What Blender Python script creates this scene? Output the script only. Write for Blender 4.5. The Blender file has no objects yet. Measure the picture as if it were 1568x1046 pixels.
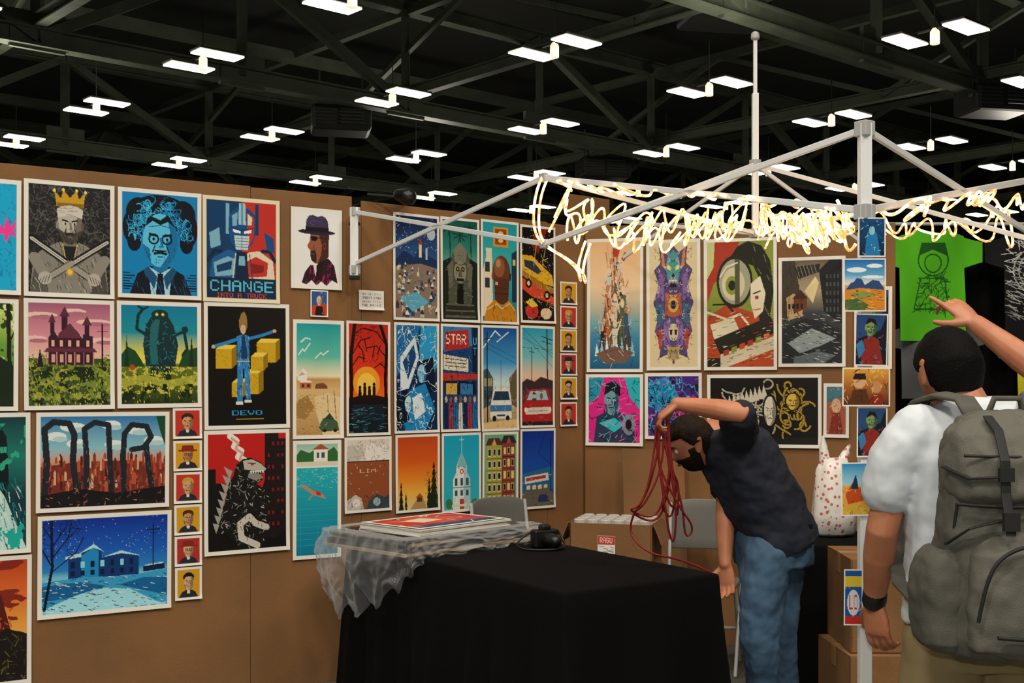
import bpy, bmesh, math, random
import numpy as np
from mathutils import Vector, Matrix, noise as mnoise
random.seed(4)
sc=bpy.context.scene
try: sc.view_settings.view_transform='Standard'
except: pass
V=Vector
def lin(c): return tuple((x/12.92 if x<=.04045 else ((x+.055)/1.055)**2.4) for x in c)
def hx(s): return lin([int(s[i:i+2],16)/255 for i in (0,2,4)])
# ---------------- materials
MATS={}
def mat(name,col,rough=.7,metal=0,noise=None,bump=0,bscale=60,emit=None,es=1,sheen=0,spec=None):
    if name in MATS: return MATS[name]
    m=bpy.data.materials.new(name); m.use_nodes=True; nt=m.node_tree; b=nt.nodes['Principled BSDF']
    c=hx(col) if isinstance(col,str) else col
    b.inputs['Base Color'].default_value=(*c,1); b.inputs['Roughness'].default_value=rough; b.inputs['Metallic'].default_value=metal
    if spec is not None: b.inputs['Specular IOR Level'].default_value=spec
    tc=nt.nodes.new('ShaderNodeTexCoord')
    if noise:
        c2,sc_=noise; c2=hx(c2) if isinstance(c2,str) else c2
        n=nt.nodes.new('ShaderNodeTexNoise'); n.inputs['Scale'].default_value=sc_; n.inputs['Detail'].default_value=4
        r=nt.nodes.new('ShaderNodeValToRGB'); r.color_ramp.elements[0].position=.35; r.color_ramp.elements[1].position=.68
        r.color_ramp.elements[0].color=(*c,1); r.color_ramp.elements[1].color=(*c2,1)
        nt.links.new(tc.outputs['Object'],n.inputs['Vector']); nt.links.new(n.outputs['Fac'],r.inputs['Fac']); nt.links.new(r.outputs['Color'],b.inputs['Base Color'])
    if bump:
        n=nt.nodes.new('ShaderNodeTexNoise'); n.inputs['Scale'].default_value=bscale; n.inputs['Detail'].default_value=2
        bp=nt.nodes.new('ShaderNodeBump'); bp.inputs['Strength'].default_value=bump; bp.inputs['Distance'].default_value=.01
        nt.links.new(tc.outputs['Object'],n.inputs['Vector']); nt.links.new(n.outputs['Fac'],bp.inputs['Height']); nt.links.new(bp.outputs['Normal'],b.inputs['Normal'])
    if emit:
        b.inputs['Emission Color'].default_value=(*hx(emit),1); b.inputs['Emission Strength'].default_value=es
    if sheen: b.inputs['Sheen Weight'].default_value=sheen
    MATS[name]=m; return m
M_card=mat('cardboard','7f5a36',.85,noise=('8e643a',3),bump=.1,bscale=90)
def vcmat():
    m=bpy.data.materials.new('printed_paper'); m.use_nodes=True; nt=m.node_tree; b=nt.nodes['Principled BSDF']
    a=nt.nodes.new('ShaderNodeAttribute'); a.attribute_name='ink'; nt.links.new(a.outputs['Color'],b.inputs['Base Color'])
    b.inputs['Roughness'].default_value=.45; b.inputs['Specular IOR Level'].default_value=.3
    return m
M_print=vcmat()
M_pcloth=M_print.copy(); M_pcloth.name='printed_cotton'; M_pcloth.node_tree.nodes['Principled BSDF'].inputs['Roughness'].default_value=.9
# ---------------- mesh helpers
def empty(name,loc):
    e=bpy.data.objects.new(name,None); e.location=loc; e.empty_display_size=.1; sc.collection.objects.link(e); return e
def link(name,me,parent=None):
    o=bpy.data.objects.new(name,me); sc.collection.objects.link(o)
    if parent:
        o.parent=parent; o.matrix_parent_inverse=Matrix.Translation(-V(parent.location))
    return o
def mk(name,bm,mt,parent=None,smooth=True,bevel=0,remesh=0,smi=4,disp=None):
    bmesh.ops.recalc_face_normals(bm,faces=bm.faces[:])
    me=bpy.data.meshes.new(name); bm.to_mesh(me); bm.free()
    for mm in (mt if isinstance(mt,list) else [mt]): me.materials.append(mm)
    for p in me.polygons: p.use_smooth=smooth
    o=link(name,me,parent)
    if remesh:
        r=o.modifiers.new('r','REMESH'); r.mode='VOXEL'; r.voxel_size=remesh; r.use_smooth_shade=True
        s=o.modifiers.new('s','SMOOTH'); s.iterations=smi; s.factor=.5
        if disp:
            t=bpy.data.textures.new('fold','CLOUDS'); t.noise_scale=disp[0]; t.noise_depth=2
            d=o.modifiers.new('d','DISPLACE'); d.texture=t; d.strength=disp[1]; d.mid_level=.5; d.texture_coords='GLOBAL'
    if bevel:
        b=o.modifiers.new('b','BEVEL'); b.width=bevel; b.segments=2; b.limit_method='ANGLE'
    return o
def quadbox(bm,c,ax,ay,az,mi=0):
    c=V(c); vs=[]
    for i in (-1,1):
        for j in (-1,1):
            for k in (-1,1): vs.append(bm.verts.new(c+ax*i+ay*j+az*k))
    for f in ((0,1,3,2),(4,6,7,5),(0,4,5,1),(2,3,7,6),(0,2,6,4),(1,5,7,3)):
        fc=bm.faces.new([vs[i] for i in f]); fc.material_index=mi
def box(bm,c,s,rz=0,mi=0):
    R=Matrix.Rotation(rz,3,'Z'); quadbox(bm,c,R@V((s[0]/2,0,0)),R@V((0,s[1]/2,0)),V((0,0,s[2]/2)),mi)
def bar(bm,p0,p1,w,h=None,mi=0):
    p0=V(p0);p1=V(p1);h=h or w; d=(p1-p0); L=d.length; d.normalize()
    up=V((0,0,1)) if abs(d.z)<.95 else V((0,1,0))
    a=d.cross(up).normalized(); b=a.cross(d).normalized()
    quadbox(bm,(p0+p1)/2,a*w/2,b*h/2,d*L/2,mi)
def loft(bm,rings,n=20,ex=2.0,mi=0,cap=True):
    L=[]
    for c,A,B in rings:
        c=V(c);A=V(A);B=V(B); r=[]
        for i in range(n):
            t=2*math.pi*i/n; ct,st=math.cos(t),math.sin(t)
            x=math.copysign(abs(ct)**(2/ex),ct); y=math.copysign(abs(st)**(2/ex),st)
            r.append(bm.verts.new(c+A*x+B*y))
        L.append(r)
    for a,b in zip(L,L[1:]):
        for i in range(n):
            f=bm.faces.new((a[i],a[(i+1)%n],b[(i+1)%n],b[i])); f.material_index=mi
    if cap:
        for r in (L[0],L[-1]):
            f=bm.faces.new(r); f.material_index=mi
def limb(bm,pts,rad,n=14,mi=0):
    pts=[V(p) for p in pts]; N=len(pts); rings=[]
    ref=None
    def fr(t):
        nonlocal ref
        if ref is None: ref=V((0,0,1)) if abs(t.z)<.9 else V((0,1,0))
        a=(ref-t*ref.dot(t)).normalized(); ref=a; return a,t.cross(a).normalized()
    tans=[]
    for i in range(N):
        if i==0: t=pts[1]-pts[0]
        elif i==N-1: t=pts[-1]-pts[-2]
        else: t=(pts[i+1]-pts[i]).normalized()+(pts[i]-pts[i-1]).normalized()
        tans.append(t.normalized())
    a,b=fr(tans[0]); r=rad[0]
    for k in (.97,.75,.4):
        q=math.sqrt(1-k*k); rings.append((pts[0]-tans[0]*r*k,a*r*q,b*r*q))
    for i in range(N):
        a,b=fr(tans[i]); rings.append((pts[i],a*rad[i],b*rad[i]))
    r=rad[-1]
    for k in (.4,.75,.97):
        q=math.sqrt(1-k*k); rings.append((pts[-1]+tans[-1]*r*k,a*r*q,b*r*q))
    loft(bm,rings,n,mi=mi)
def tube(name,paths,r,mt,parent=None):
    cu=bpy.data.curves.new(name,'CURVE'); cu.dimensions='3D'; cu.bevel_depth=r; cu.bevel_resolution=2; cu.resolution_u=6
    for pts in paths:
        s=cu.splines.new('NURBS'); s.points.add(len(pts)-1)
        for i,p in enumerate(pts): s.points[i].co=(*p,1)
        s.use_endpoint_u=True; s.order_u=3
    cu.materials.append(mt); o=bpy.data.objects.new(name,cu); sc.collection.objects.link(o)
    if parent: o.parent=parent; o.matrix_parent_inverse=Matrix.Translation(-V(parent.location))
    return o
# ---------------- print canvas
_tab=np.random.RandomState(7).rand(64,64)
def vn(x,y,seed):
    x=x+seed*7.31; y=y+seed*3.77
    xi=np.floor(x).astype(int); yi=np.floor(y).astype(int); fx=x-xi; fy=y-yi
    fx=fx*fx*(3-2*fx); fy=fy*fy*(3-2*fy)
    g=lambda a,b:_tab[a%64,b%64]
    return (g(xi,yi)*(1-fx)+g(xi+1,yi)*fx)*(1-fy)+(g(xi,yi+1)*(1-fx)+g(xi+1,yi+1)*fx)*fy
def fbm(x,y,seed): return (vn(x,y,seed)*.5+vn(x*2.1,y*2.1,seed+5)*.3+vn(x*4.3,y*4.3,seed+9)*.2)
FONT={'C':"01110100011000010000100001000101110",'H':"10001100011000111111100011000110001",'A':"01110100011000111111100011000110001",
'N':"10001110011010110101100111000110001",'G':"01110100011000010111100011000101110",'E':"11111100001000011110100001000011111",
'I':"01110001000010000100001000010001110",'T':"11111001000010000100001000010000100",'O':"01110100011000110001100011000101110",
'R':"11110100011000111110101001001010001",'U':"10001100011000110001100011000101110",'K':"10001100101010011000101001001010001",
'S':"01111100001000001110000010000111110",'L':"10000100001000010000100001000011111",'P':"11110100011000111110100001000010000",' ':"0"*35,
'F':"11111100001000011110100001000010000",'M':"10001110111010110101100011000110001",'D':"11110100011000110001100011000111110",'V':"10001100011000110001010100101000100"}
class Cv:
    def __init__(s,w,h,b=.02,res=400):
        s.w,s.h=w,h; s.nx=max(10,int(w*res)); s.ny=max(10,int(h*res))
        u,v=np.meshgrid(np.linspace(0,w,s.nx),np.linspace(0,h,s.ny))
        s.X=(u-b)/(w-2*b); s.Y=(v-b)/(h-2*b); s.asp=(h-2*b)/(w-2*b)
        s.c=np.zeros((s.ny,s.nx,3)); s.m=None
    def put(s,m,col):
        if s.m is not None: m=m&s.m
        if col is not None: s.c[m]=hx(col)
        return m
    def f(s,col): s.c[:]=hx(col)
    def g(s,stops,x0=0,x1=1,m=None):
        ys=[a for a,_ in stops]; cs=np.array([hx(b) for _,b in stops])
        G=np.stack([np.interp(s.Y,ys,cs[:,k]) for k in range(3)],-1)
        q=(s.X>=x0)&(s.X<=x1)
        if m is not None: q&=m
        s.c[q]=G[q]
    def P(s,pts,col=None):
        n=len(pts); m=np.zeros(s.X.shape,bool)
        for i in range(n):
            x0,y0=pts[i];x1,y1=pts[(i+1)%n]
            if y0==y1: continue
            c=((y0>s.Y)!=(y1>s.Y))&(s.X<(x1-x0)*(s.Y-y0)/(y1-y0)+x0); m^=c
        return s.put(m,col)
    def B(s,x0,y0,x1,y1,col=None): return s.put((s.X>=x0)&(s.X<=x1)&(s.Y>=y0)&(s.Y<=y1),col)
    def E(s,cx,cy,rx,ry,col=None,rot=0):
        dx=s.X-cx;dy=(s.Y-cy)*s.asp; c,d=math.cos(rot),math.sin(rot)
        return s.put(((dx*c+dy*d)/rx)**2+((-dx*d+dy*c)/(ry*s.asp))**2<1,col)
    def L(s,pts,w,col=None):
        m=np.zeros(s.X.shape,bool); y=s.Y*s.asp
        for (x0,y0),(x1,y1) in zip(pts,pts[1:]):
            y0*=s.asp;y1*=s.asp; dx,dy=x1-x0,y1-y0; l=dx*dx+dy*dy+1e-9
            t=np.clip(((s.X-x0)*dx+(y-y0)*dy)/l,0,1)
            m|=(s.X-x0-t*dx)**2+(y-y0-t*dy)**2<(w/2)**2
        return s.put(m,col)
    def T(s,col,sx,sy,th,seed=0,m=None):
        q=fbm(s.X*sx*1.7,s.Y*sy*1.7,seed)>th+.015
        if m is not None: q&=m
        return s.put(q,col)
    def R(s,col,sx,sy,w,seed=0,m=None):
        q=np.abs(fbm(s.X*sx*1.6,s.Y*sy*1.6,seed)-.5)<w*.62
        if m is not None: q&=m
        return s.put(q,col)
    def H(s,cols,n,bx,ln=.08,wd=.012,ang=None,seed=0,m=None):
        r=random.Random(seed); old=s.m
        if m is not None: s.m=m
        for i in range(n):
            x=r.uniform(bx[0],bx[2]);y=r.uniform(bx[1],bx[3]); a=r.uniform(0,3.14) if ang is None else ang+r.uniform(-.25,.25)
            l=ln*r.uniform(.5,1.3)/2
            s.L([(x-math.cos(a)*l,y-math.sin(a)*l/s.asp),(x+math.cos(a)*l,y+math.sin(a)*l/s.asp)],wd,cols[i%len(cols)])
        s.m=old
    def face(s,cx,cy,rx,ry,lt,dk,ln,glass=False,beard=None):
        m=s.E(cx,cy,rx,ry,lt)
        old=s.m; s.m=m
        s.P([(cx+rx*.35,cy-ry),(cx+rx*1.2,cy-ry),(cx+rx*1.2,cy+ry),(cx,cy+ry),(cx+rx*.5,cy+ry*.5),(cx+rx*.3,cy+ry*.1),(cx+rx*.6,cy-ry*.2)],dk)
        s.P([(cx-rx*1.1,cy+ry*.1),(cx-rx*.6,cy+ry*.35),(cx-rx*.5,cy+ry),(cx-rx*1.2,cy+ry)],dk)
        if beard: s.P([(cx-rx,cy+ry*.25),(cx-rx*.5,cy+ry*.4),(cx+rx*.5,cy+ry*.4),(cx+rx,cy+ry*.25),(cx+rx,cy+ry),(cx-rx,cy+ry)],beard)
        s.m=old; w=rx*.14
        for q in (-1,1):
            s.L([(cx+q*rx*.18,cy-ry*.16),(cx+q*rx*.6,cy-ry*.22)],w,ln); s.E(cx+q*rx*.38,cy-ry*.04,rx*.17,ry*.06,'e8e4d8' if not glass else lt); s.E(cx+q*rx*.38,cy-ry*.04,rx*.08,ry*.06,ln)
            if glass: s.L([(cx+q*rx*.38+rx*.27*math.cos(a),cy-ry*.04+ry*.18*math.sin(a)) for a in [k*.63 for k in range(11)]],w*.7,ln)
        s.P([(cx-rx*.05,cy-ry*.1),(cx+rx*.08,cy-ry*.1),(cx+rx*.2,cy+ry*.27),(cx-rx*.14,cy+ry*.27),(cx+rx*.02,cy+ry*.2)],dk)
        s.L([(cx-rx*.32,cy+ry*.5),(cx,cy+ry*.46),(cx+rx*.32,cy+ry*.5)],w,ln); s.L([(cx-rx*.14,cy+ry*.62),(cx+rx*.14,cy+ry*.62)],w*.6,dk)
        s.L([(cx-rx*.3,cy+ry*.2),(cx-rx*.45,cy+ry*.45)],w*.5,ln); s.L([(cx+rx*.35,cy+ry*.2),(cx+rx*.5,cy+ry*.45)],w*.5,ln)
        return m
    def txt(s,t,x,y,w,h,col):
        cw=w/len(t)
        for k,ch in enumerate(t):
            b=FONT.get(ch,FONT['E'])
            ix=np.floor((s.X-x-k*cw)/cw*6).astype(int); iy=np.floor((s.Y-y)/h*7).astype(int)
            ok=(ix>=0)&(ix<5)&(iy>=0)&(iy<7); arr=np.array([int(q) for q in b]).reshape(7,5)
            m=ok.copy(); m[ok]=arr[iy[ok],ix[ok]]>0; s.put(m,col)
    def border(s,col='f2efe6'):
        s.m=None; s.put((s.X<0)|(s.X>1)|(s.Y<0)|(s.Y>1),col)
    def mesh(s,name,keep=None,yf=None,mt=None):
        nx,ny=s.nx,s.ny
        gx,gz=np.meshgrid(np.linspace(-s.w/2,s.w/2,nx),np.linspace(s.h/2,-s.h/2,ny))
        yy=np.zeros_like(gx) if yf is None else yf(gx/s.w*2,gz/s.h*2)
        co=np.stack([gx,yy,gz],-1).reshape(-1,3).astype(np.float32)
        idx=np.arange(nx*ny).reshape(ny,nx)
        q=np.stack([idx[:-1,:-1],idx[1:,:-1],idx[1:,1:],idx[:-1,1:]],-1).reshape(-1,4)
        if keep is not None:
            k=(keep[:-1,:-1]&keep[1:,:-1]&keep[1:,1:]&keep[:-1,1:]).reshape(-1); q=q[k]
            used=np.unique(q); rm=-np.ones(nx*ny,int); rm[used]=np.arange(len(used)); q=rm[q]; co=co[used]
            colr=s.c.reshape(-1,3)[used]
        else: colr=s.c.reshape(-1,3)
        me=bpy.data.meshes.new(name); me.vertices.add(len(co)); me.vertices.foreach_set('co',co.ravel())
        me.loops.add(q.size); me.loops.foreach_set('vertex_index',q.astype(np.int32).ravel())
        me.polygons.add(len(q)); me.polygons.foreach_set('loop_start',np.arange(0,q.size,4,dtype=np.int32)); 
        me.polygons.foreach_set('loop_total',np.full(len(q),4,dtype=np.int32))
        me.update(calc_edges=True)
        me.polygons.foreach_set('use_smooth',np.ones(len(q),bool))
        at=me.color_attributes.new('ink','FLOAT_COLOR','POINT')
        at.data.foreach_set('color',np.concatenate([colr,np.ones((len(colr),1))],1).astype(np.float32).ravel())
        me.materials.append(mt or M_print); return me
# ---------------- art
def mir(pts,cx=.5): return [(2*cx-x,y) for x,y in pts]
def a_cyan(c):
    c.f('14aede'); c.R('0c8fc0',6,6,.03,2)
    c.P([(.78,.36),(.86,.42),(.88,.3),(.93,.4),(1,.33),(.97,.44),(1,.5),(.92,.47),(.88,.56),(.85,.47),(.78,.48)],'ff3fa0')
def a_king(c):
    c.f('222225'); c.R('4c4a47',9,9,.05,1); c.H(['4a4845','6d6a64'],160,(0,0,1,.6),.09,.007,seed=12)
    body=c.P([(.02,1),(.06,.7),(.14,.62),(.3,.55),(.4,.52),(.6,.52),(.7,.55),(.86,.62),(.94,.7),(.98,1)],'8b867c')
    c.P([(.02,1),(.08,.74),(.2,.8),(.24,1)],'5c5850'); c.P([(.98,1),(.92,.74),(.8,.8),(.76,1)],'4c4842'); c.H(['3a3835','b9b3a6','55524c','6a665e'],170,(.02,.53,.98,1),.06,.008,ang=1.2,seed=2,m=body)
    c.P([(.4,.52),(.6,.52),(.57,.7),(.5,.76),(.43,.7)],'1e1d1d')
    for q in (-1,1): c.L([(.5+q*.09,.54),(.5+q*.06,.66),(.5,.74)],.014,'c9b36a')
    c.B(.42,.44,.58,.56,'7d766a')
    c.face(.5,.36,.15,.185,'c0b8aa','756e62','17161a',beard='4a443c'); c.H(['2a2622','6a6256'],30,(.38,.42,.62,.54),.03,.007,ang=1.5,seed=3,m=c.E(.5,.36,.15,.185)); c.E(.345,.37,.02,.035,'8f877a'); c.E(.655,.37,.02,.035,'5f584e')
    c.P([(.35,.3),(.34,.22),(.42,.18),(.58,.18),(.66,.22),(.65,.3),(.5,.27)],'d6d0c4'); c.H(['8a857b'],10,(.36,.2,.64,.28),.08,.007,ang=0,seed=7)
    c.P([(.34,.2),(.31,.05),(.39,.12),(.42,.04),(.5,.11),(.58,.04),(.61,.12),(.69,.05),(.66,.2),(.5,.18)],'d0a026'); c.P([(.34,.16),(.66,.16),(.66,.2),(.5,.18),(.34,.2)],'8f6c14')
    for x,y in ((.31,.05),(.42,.04),(.58,.04),(.69,.05)): c.E(x,y,.018,.015,'f4da6a')
    for f in (lambda x:x,lambda x:1-x):
        c.L([(f(.03),.50),(f(.8),.88)],.09,'17171a'); c.L([(f(.04),.505),(f(.5),.735)],.04,'d0cbbe'); c.L([(f(.04),.505),(f(.5),.735)],.008,'4a4843'); c.L([(f(.48),.72),(f(.8),.88)],.07,'a39d90'); c.L([(f(.34),.7),(f(.42),.74)],.02,'6a665e')
        c.L([(f(.78),.87),(f(.93),.68)],.13,'938d81'); c.E(f(.8),.865,.08,.06,'bcb6a9')
        for k in range(4): c.L([(f(.74+.035*k),.83+.012*k),(f(.77+.035*k),.9+.005*k)],.008,'3a3835')
    c.E(.5,.8,.05,.04,'c79a2c'); c.E(.5,.8,.03,.024,'f0d060')
def a_bport(c):
    c.f('0c86c4'); c.P([(.1,1),(.2,.8),(.36,.72),(.64,.72),(.82,.8),(.92,1)],'0b1625')
    for x,y,rx,ry in ((.5,.2,.4,.19),(.14,.34,.13,.17),(.87,.34,.13,.18),(.22,.2,.17,.15),(.8,.2,.17,.15),(.16,.48,.09,.1),(.85,.48,.09,.1)): c.E(x,y,rx,ry,'0b1420')
    r=random.Random(5)
    for i in range(110):
        a=r.uniform(2.9,6.5); rr0=r.uniform(.24,.42); x=.5+rr0*math.cos(a); y=.38+rr0*.8*math.sin(a); p=[]; sg=r.choice((-1,1))
        for k in range(7): p.append((x+.035*math.cos(a+sg*k*.7)*(1+k*.12),y+.028*math.sin(a+sg*k*.7)*(1+k*.12)))
        c.L(p,.009,['1aa3dc','49c4ef','0f6ea8'][i%3])
    c.B(.4,.62,.6,.78,'1374ac'); c.face(.5,.46,.23,.265,'5cc8ee','1374ac','08131e',glass=True); fm=c.E(.5,.46,.23,.265)
    c.P([(.3,.33),(.36,.22),(.5,.26),(.6,.2),(.7,.33),(.6,.27),(.5,.31),(.4,.27)],'0b1420'); c.H(['0c4d7c'],26,(.3,.5,.7,.7),.04,.006,ang=1.3,seed=6,m=fm); c.L([(.36,.33),(.5,.31),(.64,.33)],.01,'0c4d7c'); c.P([(.4,.555),(.6,.555),(.56,.575),(.44,.575)],'0b1420')
    c.P([(.34,.72),(.5,.79),(.66,.72),(.62,1),(.38,1)],'a9e0f2'); c.P([(.465,.79),(.535,.79),(.56,1),(.44,1)],'0b1625'); c.P([(.34,.72),(.28,.76),(.42,.95),(.46,.82)],'16527c'); c.P([(.66,.72),(.72,.76),(.58,.95),(.54,.82)],'16527c'); c.H(['1b5c8c'],26,(.12,.8,.9,1),.12,.007,ang=1.2,seed=2)
    for i in range(7): c.B(.02,.79+.026*i,.10+.07*((i*5)%3)/2,.801+.026*i,'0b1625'); c.B(.98-.08-.07*((i*4)%3)/2,.79+.026*i,.98,.801+.026*i,'0b1625')
def a_change(c):
    c.f('c9342c'); c.B(0,0,.5,1,'0e3e6b')
    c.B(.27,.03,.32,.34,'7fb9cf'); c.B(.69,.02,.74,.34,'0e3e6b')
    c.P([(.32,.14),(.4,.08),(.46,.06),(.46,.02),(.55,.02),(.55,.06),(.62,.08),(.7,.14),(.7,.32),(.66,.42),(.58,.5),(.42,.5),(.34,.42),(.31,.3)],'12508a')
    c.P([(.46,.02),(.55,.02),(.56,.24),(.45,.24)],'a9cdd4'); c.P([(.49,.02),(.52,.02),(.52,.24),(.49,.24)],'5c9cc0'); c.P([(.36,.15),(.44,.11),(.43,.25),(.37,.26)],'7fb9cf'); c.P([(.57,.11),(.68,.16),(.67,.36),(.6,.46),(.56,.5),(.58,.3)],'c9342c'); c.P([(.58,.12),(.65,.16),(.64,.24),(.58,.24)],'e9dcc0')
    c.P([(.37,.285),(.48,.305),(.48,.33),(.38,.32)],'f4fbfa'); c.P([(.53,.305),(.64,.285),(.63,.32),(.53,.33)],'f4fbfa'); c.L([(.35,.27),(.5,.3),(.66,.27)],.012,'0b2745')
    c.P([(.39,.35),(.61,.35),(.585,.5),(.415,.5)],'c4dde0'); 
    for k in range(4): c.L([(.415,.38+.03*k),(.585,.38+.03*k)],.008,'0e3e6b')
    c.L([(.5,.35),(.5,.5)],.008,'0e3e6b')
    c.P([(.04,.8),(.08,.6),(.3,.5),(.42,.52),(.5,.6),(.5,.8)],'1c5f9c'); c.P([(.5,.6),(.6,.52),(.75,.5),(.95,.6),(.98,.8),(.5,.8)],'e9dcc0'); c.P([(.56,.62),(.7,.56),(.88,.62),(.86,.76),(.6,.78)],'c9342c'); c.P([(.1,.64),(.3,.57),(.41,.6),(.39,.76),(.12,.78)],'7fb9cf'); c.P([(.14,.67),(.36,.61),(.35,.7),(.15,.74)],'0e3e6b'); c.P([(.62,.63),(.82,.65),(.81,.72),(.63,.74)],'8a201c')
    c.P([(.43,.52),(.57,.52),(.6,.8),(.4,.8)],'0b2745'); c.P([(.46,.56),(.54,.56),(.55,.66),(.45,.66)],'7fb9cf'); c.L([(.02,.62),(.12,.52),(.2,.52)],.05,'0b2745'); c.L([(.98,.6),(.9,.5),(.8,.5)],.05,'0b2745'); c.L([(.41,.54),(.37,.8)],.012,'e9dcc0'); c.L([(.61,.54),(.65,.8)],.012,'0e3e6b'); c.P([(.82,.3),(.96,.36),(.98,.52),(.86,.48)],'12508a'); c.P([(.04,.34),(.18,.28),(.2,.46),(.06,.5)],'7fb9cf')
    c.B(0,.79,1,1,'0b2745'); c.txt('CHANGE',.05,.815,.93,.115,'5cc3dd'); c.txt('INTO A TRUCK',.14,.945,.72,.045,'e0443a')
def a_hat(c):
    c.f('f1f1f0'); c.P([(.36,.28),(.76,.28),(.77,.46),(.74,.6),(.66,.68),(.56,.7),(.46,.7),(.38,.66),(.35,.58),(.36,.53),(.31,.5),(.29,.46),(.34,.4),(.35,.34)],'9a5a3e')
    c.P([(.54,.28),(.78,.28),(.77,.6),(.62,.72),(.52,.7),(.6,.58),(.62,.45)],'4a2620'); c.P([(.36,.33),(.5,.33),(.52,.37),(.47,.4),(.38,.39)],'120d12'); c.L([(.5,.35),(.72,.36)],.014,'120d12'); c.L([(.42,.46),(.46,.54)],.012,'5a3024')
    c.P([(.36,.53),(.47,.52),(.5,.6),(.49,.69),(.42,.68),(.37,.64),(.35,.58)],'3a201a'); c.L([(.36,.575),(.45,.575)],.012,'9a5a3e'); c.E(.68,.46,.03,.05,'7a4432'); c.E(.68,.46,.015,.03,'3a1c18')
    c.E(.5,.275,.42,.035,'2a2038'); c.P([(.08,.27),(.2,.24),(.22,.27)],'2a2038'); c.P([(.24,.27),(.27,.11),(.34,.05),(.42,.045),(.52,.065),(.62,.045),(.7,.07),(.75,.12),(.78,.27)],'3f3556'); c.P([(.25,.205),(.77,.205),(.78,.27),(.24,.27)],'15101c'); c.H(['5a4e76'],8,(.32,.08,.7,.18),.18,.01,ang=.1,seed=1)
    b=c.P([(.16,.97),(.24,.82),(.36,.72),(.5,.74),(.66,.66),(.76,.62),(.9,.72),(.98,.96),(.85,.92),(.72,1),(.6,.94),(.5,1),(.38,.93),(.28,.99)],'2c0f22'); c.H(['e0247e','6b1f4c','120a10','a01a5c'],80,(.12,.66,.96,1),.1,.014,ang=1.9,seed=5,m=b); c.P([(.42,.71),(.52,.73),(.47,.88)],'e9dfe2'); c.P([(.5,.72),(.66,.64),(.6,.9),(.5,.96)],'1a0c16')
def a_forest(c):
    c.g([(0,'d6e07a'),(.4,'6fa43c'),(1,'1d3a1c')]); c.T('24491f',3,4,.52,1); c.T('e9edb0',7,8,.66,4)
    for x in (.2,.45,.7,.93): c.L([(x,0),(x+.03,1)],.05,'1f1d14'); c.L([(x,.4),(x+.12,.2)],.02,'1f1d14')
    c.P([(.6,1),(.66,.6),(.8,.5),(1,.6),(1,1)],'18260f')
def a_pink(c):
    c.g([(0,'a8607c'),(.3,'dd8f9c'),(.52,'f2c3ae')]); 
    for x,y,w in ((.15,.12,.2),(.8,.18,.22),(.55,.08,.15),(.9,.36,.15),(.08,.35,.14)): c.E(x,y,w,.03,'f3c9c0'); c.E(x+.04,y+.02,w*.8,.02,'b87088')
    c.B(0,.54,1,1,'3c5223'); c.T('a3a53c',9,14,.5,2,c.B(0,.54,1,.95)); c.T('7d8f33',14,14,.52,12,c.B(0,.5,1,1)); c.T('1c2b12',7,9,.54,7,c.B(0,.62,1,1)); c.H(['d0cf62','22331a','8a9636'],190,(0,.58,1,1),.022,.007,ang=1.4,seed=8)
    h='3a1b2b'; c.P([(.24,.6),(.24,.34),(.3,.26),(.36,.34),(.36,.3),(.5,.2),(.62,.3),(.62,.34),(.66,.34),(.66,.3),(.78,.32),(.78,.6)],h); c.B(.4,.12,.47,.26,h); c.P([(.37,.13),(.435,.03),(.5,.13)],'612b3d'); c.B(.26,.18,.31,.3,h); c.P([(.24,.19),(.285,.1),(.33,.19)],'612b3d'); c.B(.68,.2,.74,.33,h); c.P([(.65,.21),(.71,.12),(.77,.21)],'612b3d')
    c.P([(.33,.34),(.5,.19),(.65,.34)],'6b2f42'); c.P([(.22,.44),(.8,.44),(.84,.48),(.18,.48)],'6b2f42')
    for x in (.28,.38,.48,.58,.7): c.B(x,.36,x+.035,.42,'f0b49a'); c.B(x,.5,x+.04,.58,'e8a48c')
    for x in (.22,.34,.45,.56,.67,.79): c.B(x-.006,.48,x+.006,.6,'c98a8a')
    for k in range(6): c.L([(.24,.35+.04*k),(.78,.35+.04*k)],.004,'5a2a3c')
    c.L([(.9,.2),(.9,.62)],.015,'2d1522'); c.L([(.84,.27),(.96,.27)],.012,'2d1522'); c.P([(.1,.62),(.14,.44),(.18,.62)],'2d1522')
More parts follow.
